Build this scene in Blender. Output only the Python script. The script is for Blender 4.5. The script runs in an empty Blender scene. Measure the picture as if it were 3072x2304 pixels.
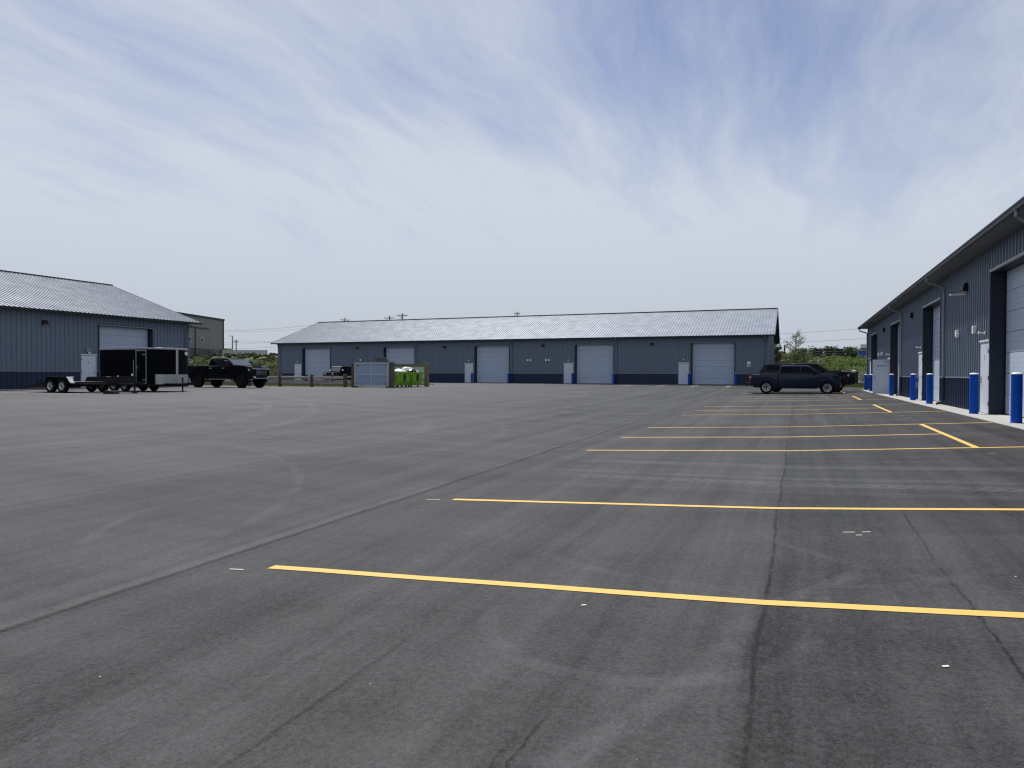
import bpy, bmesh, math, random
from mathutils import Vector, Matrix, noise as mnoise
R = math.radians
random.seed(7)
scene = bpy.context.scene
COL = scene.collection

# ------------------------------------------------------------------ camera, sky, sun, exposure
EYE = 1.155
cd = bpy.data.cameras.new('camera'); cam = bpy.data.objects.new('camera', cd); COL.objects.link(cam)
cd.sensor_width = 36; cd.lens = 36 * 2116 / 3072; cd.clip_start = 0.05; cd.clip_end = 6000
cam.matrix_world = Matrix.Translation((0, 0, EYE)) @ (Matrix.Rotation(R(22.05), 4, 'Z') @ Matrix.Rotation(R(90 - 0.79), 4, 'X') @ Matrix.Rotation(0.0026, 4, 'Z'))
scene.camera = cam

SUN = Vector((-0.306, 0.356, 0.883)).normalized()
sl = bpy.data.lights.new('sun', 'SUN'); sl.energy = 4.9; sl.angle = R(0.53); sl.color = (1.0, 0.965, 0.91)
so = bpy.data.objects.new('sun', sl); COL.objects.link(so)
so.rotation_euler = SUN.to_track_quat('Z', 'Y').to_euler(); so.location = (-20, 30, 60)

vs = scene.view_settings
vs.view_transform = 'Standard'; vs.look = 'None'; vs.gamma = 1; vs.exposure = 0.0; vs.use_curve_mapping = False
scene.render.engine = 'CYCLES'
cy = scene.cycles; cy.max_bounces = 5; cy.diffuse_bounces = 3; cy.glossy_bounces = 3; cy.transmission_bounces = 2; cy.transparent_max_bounces = 4; cy.filter_width = 1.25; cy.use_denoising = True; cy.denoising_input_passes = 'RGB_ALBEDO_NORMAL'


class NT:
    """small wrapper that makes shader nodes in one line"""
    def __init__(s, tree): s.t = tree; s.n = tree.nodes; s.l = tree.links
    def put(s, sock, v):
        if v is None: return
        if hasattr(v, 'is_output'): s.l.new(v, sock)
        else:
            if hasattr(sock, 'default_value') and hasattr(sock.default_value, '__len__') and not hasattr(v, '__len__'): v = [v] * len(sock.default_value)
            elif hasattr(v, '__len__') and sock.type == 'RGBA' and len(v) == 3: v = (*v, 1)
            sock.default_value = v
    def m(s, op, a=None, b=None, c=None, clamp=False):
        n = s.n.new('ShaderNodeMath'); n.operation = op; n.use_clamp = clamp
        for i, v in enumerate((a, b, c)): s.put(n.inputs[i], v)
        return n.outputs[0]
    def mix(s, f, a, b, mode='MIX'):
        n = s.n.new('ShaderNodeMix'); n.data_type = 'RGBA'; n.blend_type = mode; n.clamp_factor = True
        s.put(n.inputs[0], f); s.put(n.inputs[6], a); s.put(n.inputs[7], b); return n.outputs[2]
    def noise(s, vec, scale, detail=4, rough=0.55, dist=0.0):
        n = s.n.new('ShaderNodeTexNoise'); s.put(n.inputs['Vector'], vec)
        n.inputs['Scale'].default_value = scale; n.inputs['Detail'].default_value = detail
        n.inputs['Roughness'].default_value = rough; n.inputs['Distortion'].default_value = dist; return n.outputs['Fac']
    def voro(s, vec, scale, feature='F1'):
        n = s.n.new('ShaderNodeTexVoronoi'); n.feature = feature; s.put(n.inputs['Vector'], vec); n.inputs['Scale'].default_value = scale; return n.outputs['Distance']
    def ramp(s, f, lo, hi, a=0.0, b=1.0):
        n = s.n.new('ShaderNodeMapRange'); n.interpolation_type = 'SMOOTHSTEP'
        for i, v in enumerate((f, lo, hi, a, b)): s.put(n.inputs[i], v)
        return n.outputs[0]
    def mapv(s, vec, scale=(1, 1, 1), rot=0, loc=(0, 0, 0)):
        n = s.n.new('ShaderNodeMapping'); s.put(n.inputs['Vector'], vec); n.inputs['Scale'].default_value = scale
        n.inputs['Rotation'].default_value = (0, 0, rot); n.inputs['Location'].default_value = loc; return n.outputs[0]
    def xyz(s, vec):
        n = s.n.new('ShaderNodeSeparateXYZ'); s.put(n.inputs[0], vec); return n.outputs
    def comb(s, x, y, z):
        n = s.n.new('ShaderNodeCombineXYZ')
        for i, v in enumerate((x, y, z)): s.put(n.inputs[i], v)
        return n.outputs[0]


# --- world: clear Nishita sky seen through thin high cirrus that thickens towards the horizon
W = bpy.data.worlds.new('World'); scene.world = W; W.use_nodes = True
W.node_tree.nodes.clear(); t = NT(W.node_tree)
sky = t.n.new('ShaderNodeTexSky'); sky.sky_type = 'NISHITA'; sky.sun_disc = False
sky.sun_elevation = math.asin(SUN.z); sky.sun_rotation = math.atan2(SUN.x, SUN.y)
sky.air_density = 1.0; sky.dust_density = 0.6; sky.ozone_density = 2.0
tc = t.n.new('ShaderNodeTexCoord'); d = t.xyz(tc.outputs['Generated'])
zz = t.m('ADD', t.m('MAXIMUM', d[2], 0.0), 0.20)
pv = t.comb(t.m('DIVIDE', d[0], zz), t.m('DIVIDE', d[1], zz), 0.0)
warp = t.noise(pv, 0.9, 3)
pv2 = t.n.new('ShaderNodeVectorMath'); pv2.operation = 'ADD'; t.l.new(pv, pv2.inputs[0])
t.put(pv2.inputs[1], t.comb(t.m('MULTIPLY', t.m('SUBTRACT', warp, 0.5), 0.55), 0.0, 0.0))
st = t.noise(t.mapv(pv2.outputs[0], (1.5, 0.32, 1), R(-8), (5.6, 9.1, 0)), 1.5, 8, 0.62)
fine = t.noise(t.mapv(pv2.outputs[0], (3.2, 0.8, 1), R(-14), (1.7, 4.2, 0)), 2.4, 9, 0.68)
broad = t.noise(t.mapv(pv, (0.8, 0.5, 1), R(20), (1.2, 3.7, 0)), 0.75, 3, 0.5)
cov = t.m('ADD', t.m('ADD', t.m('MULTIPLY', st, 0.62), t.m('MULTIPLY', fine, 0.22)), t.m('MULTIPLY', broad, 0.75))
cov = t.ramp(cov, 0.58, 1.00)
low = t.ramp(d[2], 0.04, 0.42, 1.0, 0.0)
cov = t.m('ADD', cov, low, clamp=True)
cov = t.m('ADD', t.m('MULTIPLY', cov, 0.86), 0.09, clamp=True)
skyc = t.mix(1.0, sky.outputs[0], (0.098, 0.092, 0.104), 'MULTIPLY')
cloudc = t.mix(t.ramp(d[2], 0.0, 0.24), (0.555, 0.610, 0.690), (0.680, 0.735, 0.825))
bg = t.n.new('ShaderNodeBackground'); t.l.new(t.mix(cov, skyc, cloudc), bg.inputs[0]); bg.inputs[1].default_value = 0.92
wo = t.n.new('ShaderNodeOutputWorld'); t.l.new(bg.outputs[0], wo.inputs[0])


# ------------------------------------------------------------------ materials
def mat(name, col, rough=0.6, metal=0.0, spec=0.5, coat=0.0, var=0.0, vscale=3.0, bump=0.0, bscale=40, vec='Position', trans=0.0, coat_r=0.05):
    m = bpy.data.materials.new(name); m.use_nodes = True; t = NT(m.node_tree); b = t.n['Principled BSDF']
    b.inputs['Roughness'].default_value = rough; b.inputs['Metallic'].default_value = metal
    b.inputs['Specular IOR Level'].default_value = spec; b.inputs['Coat Weight'].default_value = coat; b.inputs['Coat Roughness'].default_value = coat_r
    b.inputs['Transmission Weight'].default_value = trans
    b.inputs['Base Color'].default_value = (*col, 1)
    g = t.n.new('ShaderNodeNewGeometry')
    if var:
        n = t.noise(g.outputs['Position'], vscale, 5, 0.6)
        f = t.m('ADD', t.m('MULTIPLY', t.m('SUBTRACT', n, 0.5), 2 * var), 1.0)
        t.put(b.inputs['Base Color'], t.mix(1.0, col, f, 'MULTIPLY'))
        t.put(b.inputs['Roughness'], t.m('ADD', t.m('MULTIPLY', t.m('SUBTRACT', n, 0.5), 0.25), rough, clamp=True))
    if bump:
        bn = t.n.new('ShaderNodeBump'); bn.inputs['Strength'].default_value = bump; bn.inputs['Distance'].default_value = 0.01
        t.put(bn.inputs['Height'], t.noise(g.outputs['Position'], bscale, 4)); t.l.new(bn.outputs[0], b.inputs['Normal'])
    return m

M = {}
M['wall'] = mat('slate_blue_siding', (0.132, 0.166, 0.222), 0.45, spec=0.35, var=0.10, vscale=1.3)
M['wains'] = mat('charcoal_siding', (0.016, 0.028, 0.066), 0.45, spec=0.3, var=0.12, vscale=1.3)
M['trim'] = mat('charcoal_trim', (0.020, 0.026, 0.040), 0.5, spec=0.3, var=0.1)
M['trim_l'] = mat('slate_trim', (0.20, 0.225, 0.26), 0.40, var=0.06)
M['soffit'] = mat('soffit_metal', (0.10, 0.105, 0.11), 0.55, var=0.1)
M['roof'] = mat('galvanised_roof', (0.235, 0.26, 0.30), 0.38, metal=0.25, spec=0.6, var=0.10, vscale=0.9)
M['gutter'] = mat('gutter_metal', (0.030, 0.035, 0.045), 0.4)
M['door_w'] = mat('white_door_paint', (0.42, 0.49, 0.60), 0.45, spec=0.3, var=0.05, vscale=1.0)
M['man_w'] = mat('white_entry_paint', (0.56, 0.61, 0.69), 0.42, spec=0.3, var=0.05, vscale=1.5)
M['frame_w'] = mat('door_frame_paint', (0.42, 0.45, 0.50), 0.45)
M['steel'] = mat('brushed_steel', (0.45, 0.45, 0.46), 0.32, metal=0.9)
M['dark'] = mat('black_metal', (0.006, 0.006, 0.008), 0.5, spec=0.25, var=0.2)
M['white'] = mat('white_plastic', (0.75, 0.75, 0.74), 0.45)
M['bluepost'] = mat('blue_plastic_sleeve', (0.002, 0.072, 0.44), 0.5, spec=0.15, var=0.14, vscale=5)
M['capw'] = mat('white_cap', (0.72, 0.73, 0.74), 0.5)
M['concrete'] = mat('concrete', (0.36, 0.355, 0.335), 0.85, var=0.16, vscale=2.2, bump=0.25, bscale=60)
M['found'] = mat('foundation_concrete', (0.20, 0.20, 0.20), 0.9, var=0.2)
M['tyre'] = mat('tyre_rubber', (0.008, 0.008, 0.009), 0.85, spec=0.2, var=0.2, vscale=12)
M['rim_b'] = mat('black_rim', (0.02, 0.02, 0.022), 0.35, metal=0.4)
M['rim_w'] = mat('silver_rim', (0.55, 0.56, 0.58), 0.35, metal=0.6)
M['paint_k'] = mat('black_car_paint', (0.002, 0.0022, 0.0045), 0.35, spec=0.10, coat=0.16, coat_r=0.06)
M['paint_b'] = mat('dark_blue_grey_car_paint', (0.005, 0.014, 0.038), 0.38, metal=0.1, spec=0.12, coat=0.45, coat_r=0.12)
M['paint_g'] = mat('dark_graphite_car_paint', (0.005, 0.007, 0.013), 0.38, metal=0.1, spec=0.12, coat=0.35, coat_r=0.12)
M['glass'] = mat('tinted_glass', (0.0015, 0.003, 0.007), 0.08, spec=0.12)
M['wind'] = mat('windshield_glass', (0.06, 0.075, 0.095), 0.05, spec=1.0)
M['chrome'] = mat('chrome', (0.75, 0.76, 0.78), 0.12, metal=1.0)
M['lamp'] = mat('lamp_lens', (0.55, 0.56, 0.58), 0.12, spec=0.8)
M['red'] = mat('red_lens', (0.35, 0.012, 0.012), 0.2)
M['plast'] = mat('black_plastic_trim', (0.009, 0.009, 0.010), 0.6, spec=0.25)
M['alu'] = mat('aluminium_trim', (0.42, 0.43, 0.44), 0.38, metal=0.7, var=0.12, vscale=6)
M['trailer_k'] = mat('black_trailer_skin', (0.0025, 0.0028, 0.0045), 0.5, spec=0.05)
M['wood'] = mat('weathered_timber', (0.085, 0.068, 0.052), 0.85, var=0.35, vscale=9, bump=0.4, bscale=25)
M['wood_g'] = mat('sunlit_silver_timber', (0.30, 0.28, 0.25), 0.7, var=0.3, vscale=8, bump=0.4, bscale=25)  # silvered timber, brightened so its colour carries the sunlit highlight on rail tops
M['wood_l'] = mat('new_post_timber', (0.16, 0.115, 0.065), 0.8, var=0.25, vscale=8)
M['gate'] = mat('gate_sheet', (0.27, 0.34, 0.46), 0.5, var=0.08, vscale=2)
M['gframe'] = mat('gate_frame_steel', (0.48, 0.51, 0.55), 0.45)
M['lime'] = mat('lime_green_paint', (0.165, 0.37, 0.006), 0.45, var=0.12, vscale=3)
M['bag'] = mat('white_refuse_bag', (0.72, 0.74, 0.76), 0.35)
M['bagk'] = mat('black_refuse_bag', (0.015, 0.015, 0.017), 0.3)
M['poster'] = mat('black_decal', (0.012, 0.012, 0.014), 0.4)
M['decal'] = mat('grey_decal', (0.40, 0.41, 0.43), 0.5)
M['blue_s'] = mat('blue_sign_paint', (0.015, 0.07, 0.32), 0.5)
M['pole'] = mat('utility_pole_wood', (0.045, 0.04, 0.036), 0.9)
M['wire'] = mat('wire_metal', (0.10, 0.105, 0.115), 0.6)
M['bark'] = mat('bark', (0.075, 0.062, 0.048), 0.9, var=0.3, vscale=10)
M['beige'] = mat('beige_metal_cladding', (0.205, 0.207, 0.203), 0.6, var=0.06, vscale=0.4)
M['beige_d'] = mat('grey_block_base', (0.09, 0.095, 0.09), 0.8, var=0.2, vscale=0.8)
M['barrier'] = mat('pale_concrete_panel', (0.62, 0.64, 0.65), 0.8, var=0.10, vscale=0.7)
M['shingle'] = mat('brown_shingles', (0.10, 0.085, 0.075), 0.9, var=0.25, vscale=2)
M['cartk'] = mat('dark_bin_plastic', (0.020, 0.025, 0.029), 0.5)
M['cartg'] = mat('dark_green_bin', (0.035, 0.062, 0.048), 0.5)
M['galv'] = mat('galvanised_pipe', (0.42, 0.43, 0.43), 0.45, metal=0.5)
M['orange'] = mat('orange_paint', (0.45, 0.10, 0.02), 0.6)


def paint_mat(name, col, wear):
    m = bpy.data.materials.new(name); m.use_nodes = True; t = NT(m.node_tree); b = t.n['Principled BSDF']
    g = t.n.new('ShaderNodeNewGeometry'); p = g.outputs['Position']
    n1 = t.noise(p, 55, 6, 0.7); n2 = t.noise(p, 3.5, 4, 0.6)
    f = t.ramp(t.m('ADD', t.m('MULTIPLY', n1, 0.8), t.m('MULTIPLY', n2, 0.4)), wear - 0.04, wear + 0.05)
    c = t.mix(t.noise(p, 7, 5), [v * 0.86 for v in col], [v * 1.1 for v in col])
    t.put(b.inputs['Base Color'], t.mix(f, c, (0.10, 0.085, 0.05)))
    b.inputs['Roughness'].default_value = 0.65
    bn = t.n.new('ShaderNodeBump'); bn.inputs['Strength'].default_value = 0.5; bn.inputs['Distance'].default_value = 0.006
    t.put(bn.inputs['Height'], t.noise(p, 110, 3)); t.l.new(bn.outputs[0], b.inputs['Normal'])
    return m
M['yellow'] = paint_mat('yellow_road_paint', (0.66, 0.405, 0.092), 0.79)
M['whitep'] = paint_mat('white_road_paint', (0.56, 0.55, 0.50), 0.74)


def asphalt_mat():
    m = bpy.data.materials.new('asphalt'); m.use_nodes = True; t = NT(m.node_tree); b = t.n['Principled BSDF']
    g = t.n.new('ShaderNodeNewGeometry'); P = g.outputs['Position']; x, y, z = t.xyz(P)
    wob = t.m('MULTIPLY', t.m('SUBTRACT', t.noise(P, 0.45, 4), 0.5), 0.16)
    wob2 = t.m('MULTIPLY', t.m('SUBTRACT', t.noise(P, 9.0, 5), 0.5), 0.045)
    xw = t.m('ADD', t.m('ADD', x, wob), wob2)
    big = t.noise(P, 0.16, 5, 0.6)
    st = t.noise(t.mapv(t.comb(xw, y, 0.0), (1.0, 0.022, 1)), 1.5, 9, 0.74)
    st3 = t.ramp(t.noise(t.mapv(t.comb(xw, y, 0.0), (1.0, 0.03, 1), R(4)), 3.4, 6, 0.7), 0.50, 0.72)                       # paver passes along the lot
    st2 = t.noise(t.mapv(P, (0.12, 1.0, 1), R(12)), 0.8, 6, 0.62, 0.4)          # sweeping and turning marks across it
    med = t.noise(P, 2.2, 6, 0.65)
    gm = t.noise(P, 11, 5, 0.8); fin = t.noise(P, 34, 5, 0.8); spk = t.noise(P, 90, 3, 0.75); nA = t.noise(P, 2.4, 5); nB = t.noise(t.mapv(P, (0.5, 2.5, 1)), 1.0, 5)
    gr = t.voro(P, 75)
    v = t.m('ADD', 1.0, t.m('MULTIPLY', t.m('SUBTRACT', big, 0.5), 0.9))
    v = t.m('ADD', v, t.m('MULTIPLY', t.m('SUBTRACT', st, 0.5), 2.9))
    v = t.m('SUBTRACT', v, t.m('MULTIPLY', st3, 0.24))
    v = t.m('ADD', v, t.m('MULTIPLY', t.m('SUBTRACT', st2, 0.5), 1.2))
    v = t.m('ADD', v, t.m('MULTIPLY', t.m('SUBTRACT', med, 0.5), 0.5))
    v = t.m('ADD', v, t.m('MULTIPLY', t.m('SUBTRACT', fin, 0.5), 2.6))
    v = t.m('ADD', v, t.m('MULTIPLY', t.m('SUBTRACT', gm, 0.5), 0.8))
    v = t.m('ADD', v, t.m('MULTIPLY', t.m('SUBTRACT', spk, 0.5), 1.5))
    # pale dust on the older paving left of the valley joint
    v = t.m('ADD', v, t.ramp(xw, -5.06, -5.0, 0.06, 0.0))
    v = t.m('ADD', v, t.ramp(xw, -0.225, -0.195, 0.16, 0.0))
    v = t.m('ADD', v, t.ramp(xw, -9.08, -9.0, 0.10, 0.0))
    v = t.m('ADD', v, t.m('MULTIPLY', t.ramp(xw, -2.5, -2.38, 0.16, 0.0), t.ramp(xw, -3.4, -2.7)))
    v = t.m('ADD', v, t.ramp(x, -4.0, -30.0, 0.0, 0.85))                        # steadily paler towards the left side of the lot
    def band(c, w, soft, src=xw): return t.ramp(t.m('ABSOLUTE', t.m('SUBTRACT', src, c)), w, w + soft, 1.0, 0.0)
    def win(src, a, b_, s): return t.m('MULTIPLY', t.ramp(src, a, a + s), t.ramp(src, b_ - s, b_, 1.0, 0.0))
    crack = t.ramp(t.noise(P, 3.0, 4), 0.38, 0.55)
    # joints between paver passes: (x, half width, softness, darkening, from y, to y)
    for c, w, s, k, a, e in ((-5.0, 0.014, 0.035, 0.60, -5, 70), (-4.93, 0.03, 0.12, 0.25, -5, 16), (-0.19, 0.006, 0.014, 0.65, -5, 40), (-0.14, 0.05, 0.12, 0.28, -5, 6.5),
                             (1.0, 0.004, 0.010, 0.60, 1, 9), (-1.08, 0.004, 0.010, 0.55, 1, 3.7), (-1.14, 0.003, 0.015, 0.32, 1, 3.2), (-2.2, 0.004, 0.02, 0.35, 1, 4.4),
                             (-2.52, 0.05, 0.16, 0.20, 2.5, 10), (-9.0, 0.02, 0.05, 0.25, 3, 32), (-13.2, 0.02, 0.08, 0.2, 8, 60), (-17.4, 0.02, 0.08, 0.2, 8, 60), (-21.6, 0.02, 0.1, 0.2, 8, 60)):
        mk = t.m('MULTIPLY', band(c, w, s), win(y, a, e, 1.0))
        if w < 0.01: mk = t.m('MULTIPLY', mk, t.m('ADD', t.m('MULTIPLY', crack, 0.7), 0.3))
        v = t.m('SUBTRACT', v, t.m('MULTIPLY', mk, k))
    # pale smear on the lip of the valley joint
    lip = t.m('MULTIPLY', band(-5.11, 0.03, 0.05), t.ramp(t.noise(P, 1.3, 4), 0.40, 0.55))
    v = t.m('ADD', v, t.m('MULTIPLY', lip, 0.35))
    # dusty tyre tracks across the drive between the stall blocks, with tread blocks
    def track(y0, sl_, w, amp, tread):
        yl = t.m('SUBTRACT', y, t.m('ADD', y0, t.m('MULTIPLY', x, sl_)))
        yl = t.m('ADD', yl, t.m('MULTIPLY', wob, 0.5))
        mk = t.m('MULTIPLY', band(0.0, w, 0.05, yl), win(x, -4.5, 4.6, 1.6))
        mk = t.m('MULTIPLY', mk, t.ramp(nB, 0.28, 0.52))
        if tread:
            wv = t.m('SINE', t.m('MULTIPLY', t.m('ADD', x, t.m('MULTIPLY', t.m('ABSOLUTE', yl), 1.1)), 34.0))
            mk = t.m('MULTIPLY', mk, t.ramp(wv, -0.5, 0.1, 0.15, 1.0))
        return t.m('MULTIPLY', mk, amp)
    for a in ((10.22, -0.20, 0.15, 0.85, True), (10.75, -0.20, 0.10, 0.40, False), (12.1, -0.19, 0.2, 0.55, False), (12.9, -0.2, 0.12, 0.30, True), (9.5, -0.15, 0.10, 0.28, False),
              (23.4, -0.1, 0.18, 0.3, False), (25.0, -0.1, 0.18, 0.3, False)):
        v = t.m('ADD', v, track(*a))
    # turning scuffs: arcs of circles
    def arc(cx, cy, r, w, amp, y0, y1, dark=False):
        dd = t.m('SQRT', t.m('ADD', t.m('POWER', t.m('SUBTRACT', x, cx), 2.0), t.m('POWER', t.m('SUBTRACT', y, cy), 2.0)))
        mk = t.m('MULTIPLY', band(r, w * 0.7, w * 1.1, dd), win(y, y0, y1, 0.5))
        mk = t.m('MULTIPLY', mk, t.ramp(nA, 0.34, 0.58))
        return t.m('MULTIPLY', mk, -amp if dark else amp * 0.95)
    for a in ((-5.35, 5.15, 5.1, 0.06, 0.42, 2.0, 4.9), (6.6, 3.4, 6.62, 0.06, 0.38, 4.4, 6.5), (-0.4, 7.6, 2.35, 0.05, 0.28, 5.0, 6.2), (-3.4, 7.6, 4.2, 0.05, 0.36, 4.6, 6.6), (-0.9, 4.5, 1.0, 0.05, 0.34, 3.1, 4.7),
              (2.6, 8.4, 3.2, 0.04, 0.25, 4.9, 7.2), (-7.6, 17.0, 2.4, 0.05, 0.3, 14, 20), (-18, 14, 9.0, 0.12, 0.35, 10, 30), (-16, 15, 9.0, 0.12, 0.30, 10, 30), (-30, 10, 16, 0.14, 0.4, 8, 30),
              (-34, 8, 22, 0.14, 0.4, 12, 40), (-12, 40, 14, 0.12, 0.32, 20, 60), (-15, 43, 18, 0.12, 0.32, 20, 60), (-25, 40, 13, 0.14, 0.4, 20, 50), (-13.5, 4, 8.0, 0.06, 0.3, 2, 12)):
        v = t.m('ADD', v, arc(*a))
    for a in ((-22, 30, 12, 0.12, 0.22, 12, 50, True), (-9, 22, 9, 0.1, 0.2, 10, 34, True), (-28, 24, 20, 0.14, 0.22, 12, 60, True)):
        v = t.m('ADD', v, arc(*a))
    # damp dark patch and crumbs near the crack
    ds = t.m('SQRT', t.m('ADD', t.m('POWER', t.m('ADD', x, 1.02), 2.0), t.m('POWER', t.m('SUBTRACT', y, 2.46), 2.0)))
    v = t.m('SUBTRACT', v, t.m('MULTIPLY', t.m('MULTIPLY', t.ramp(ds, 0.05, 0.22, 1.0, 0.0), t.ramp(t.noise(P, 14, 4), 0.4, 0.6)), 0.5))
    # stray white paint spots
    spots = t.m('MULTIPLY', t.ramp(t.noise(P, 16, 2), 0.785, 0.80), t.ramp(t.noise(P, 0.9, 2), 0.48, 0.6))
    v = t.m('MAXIMUM', v, 0.25)
    col = t.mix(1.0, (0.0395, 0.0398, 0.0405), v, 'MULTIPLY')
    col = t.mix(t.ramp(gr, 0.06, 0.30, 0.75, 0.0), col, t.mix(t.ramp(spk, 0.46, 0.60), (0.009, 0.009, 0.0095), (0.085, 0.084, 0.083)))
    col = t.mix(t.m('MULTIPLY', spots, 0.8), col, (0.42, 0.42, 0.40))
    t.put(b.inputs['Base Color'], col)
    t.put(b.inputs['Roughness'], t.m('ADD', 0.66, t.m('MULTIPLY', t.m('SUBTRACT', st, 0.5), 0.25)))
    b.inputs['Specular IOR Level'].default_value = 0.13
    bn = t.n.new('ShaderNodeBump'); bn.inputs['Strength'].default_value = 0.30; bn.inputs['Distance'].default_value = 0.004
    h = t.m('ADD', t.m('MULTIPLY', spk, 1.2), t.m('MULTIPLY', fin, 0.4)); t.put(bn.inputs['Height'], h); t.l.new(bn.outputs[0], b.inputs['Normal'])
    return m
M['asphalt'] = asphalt_mat()


def leaf_mat(name, a, b_, c):
    m = bpy.data.materials.new(name); m.use_nodes = True; t = NT(m.node_tree); b = t.n['Principled BSDF']
    g = t.n.new('ShaderNodeNewGeometry'); p = g.outputs['Position']
    col = t.mix(t.noise(p, 0.55, 4), a, b_); col = t.mix(t.ramp(t.noise(p, 5.0, 2), 0.45, 0.7), col, c)
    t.put(b.inputs['Base Color'], col); b.inputs['Roughness'].default_value = 0.6; b.inputs['Specular IOR Level'].default_value = 0.25
    b.inputs['Transmission Weight'].default_value = 0.0
    tr = t.n.new('ShaderNodeBsdfTranslucent'); t.put(tr.inputs[0], col)
    mx = t.n.new('ShaderNodeMixShader'); mx.inputs[0].default_value = 0.38
    t.l.new(b.outputs[0], mx.inputs[1]); t.l.new(tr.outputs[0], mx.inputs[2]); t.l.new(mx.outputs[0], t.n['Material Output'].inputs[0])
    return m
M['leaf'] = leaf_mat('shrub_leaf', (0.080, 0.135, 0.026), (0.170, 0.210, 0.052), (0.12, 0.17, 0.05))
M['leaf2'] = leaf_mat('pale_leaf', (0.14, 0.18, 0.06), (0.20, 0.215, 0.085), (0.17, 0.18, 0.10))
M['leaf3'] = leaf_mat('brush_leaf', (0.075, 0.080, 0.035), (0.09, 0.11, 0.035), (0.09, 0.075, 0.05))
M['leafd'] = leaf_mat('far_leaf', (0.030, 0.060, 0.022), (0.055, 0.085, 0.035), (0.04, 0.07, 0.03))
M['panelg'] = leaf_mat('green_tinted_boards', (0.42, 0.55, 0.44), (0.52, 0.64, 0.52), (0.46, 0.58, 0.46))
M['grass'] = leaf_mat('grass_blade', (0.055, 0.085, 0.018), (0.10, 0.12, 0.03), (0.12, 0.11, 0.05))
M['soil'] = mat('grassy_ground', (0.040, 0.055, 0.020), 0.95, var=0.4, vscale=1.2, bump=0.4, bscale=12)


# ------------------------------------------------------------------ mesh helpers
class MB:
    def __init__(s): s.v = []; s.f = []
    def add(s, vs, fs):
        o = len(s.v); s.v += [tuple(p) for p in vs]; s.f += [tuple(i + o for i in f) for f in fs]; return s
    def box(s, x0, x1, y0, y1, z0, z1):
        return s.add([(x0, y0, z0), (x1, y0, z0), (x1, y1, z0), (x0, y1, z0), (x0, y0, z1), (x1, y0, z1), (x1, y1, z1), (x0, y1, z1)],
                     [(0, 3, 2, 1), (4, 5, 6, 7), (0, 1, 5, 4), (1, 2, 6, 5), (2, 3, 7, 6), (3, 0, 4, 7)])
    def tube(s, pts, r, n=8, cap=True):
        pts = [Vector(p) for p in pts]; rs = r if hasattr(r, '__len__') else [r] * len(pts); o = []
        for i, p in enumerate(pts):
            a = pts[max(i - 1, 0)]; b = pts[min(i + 1, len(pts) - 1)]; t_ = (b - a).normalized()
            up = Vector((0, 0, 1)) if abs(t_.z) < 0.9 else Vector((1, 0, 0)); u = t_.cross(up).normalized(); w = t_.cross(u)
            o += [p + (u * math.cos(2 * math.pi * k / n) + w * math.sin(2 * math.pi * k / n)) * rs[i] for k in range(n)]
        f = [(i * n + k, i * n + (k + 1) % n, (i + 1) * n + (k + 1) % n, (i + 1) * n + k) for i in range(len(pts) - 1) for k in range(n)]
        if cap: f += [tuple(range(n))[::-1], tuple(range((len(pts) - 1) * n, len(pts) * n))]
        return s.add(o, f)
    def prism(s, poly, axis, a, b):
        """2D polygon swept along an axis: axis 'y' takes (x,z), 'x' takes (y,z), 'z' takes (x,y)"""
        def p3(p, q): return {'y': (p[0], q, p[1]), 'x': (q, p[0], p[1]), 'z': (p[0], p[1], q)}[axis]
        n = len(poly)
        return s.add([p3(p, a) for p in poly] + [p3(p, b) for p in poly], [tuple(range(n)), tuple(range(2 * n - 1, n - 1, -1))] + [(i, i + n, (i + 1) % n + n, (i + 1) % n) for i in range(n)])
    def lathe(s, prof, axis='y', n=28, c=(0, 0, 0)):
        o = []
        for r, h in prof:
            for k in range(n):
                a = 2 * math.pi * k / n; u, w = r * math.cos(a), r * math.sin(a)
                o.append({'y': (c[0] + u, c[1] + h, c[2] + w), 'z': (c[0] + u, c[1] + w, c[2] + h), 'x': (c[0] + h, c[1] + u, c[2] + w)}[axis])
        f = [(i * n + k, i * n + (k + 1) % n, (i + 1) * n + (k + 1) % n, (i + 1) * n + k) for i in range(len(prof) - 1) for k in range(n)]
        return s.add(o, f)
    def mesh(s, name, material, smooth=False, bevel=0, seg=2, fix=True):
        me = bpy.data.meshes.new(name); me.from_pydata(s.v, [], s.f)
        if fix or bevel:
            bm = bmesh.new(); bm.from_mesh(me)
            if bevel:
                bmesh.ops.remove_doubles(bm, verts=bm.verts, dist=1e-5); bmesh.ops.recalc_face_normals(bm, faces=bm.faces)
                es = [e for e in bm.edges if len(e.link_faces) == 2 and e.calc_face_angle(0) > R(28)]
                bmesh.ops.bevel(bm, geom=es, offset=bevel, segments=seg, affect='EDGES', profile=0.6, clamp_overlap=True)
            bmesh.ops.recalc_face_normals(bm, faces=bm.faces)
            bm.to_mesh(me); bm.free()
        me.materials.append(M[material] if isinstance(material, str) else material)
        if smooth:
            for p in me.polygons: p.use_smooth = True
            me.set_sharp_from_angle(angle=R(32))
        return me
    def obj(s, name, material, parent=None, **k): return link(name, s.mesh(name, material, **k), parent)

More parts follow.
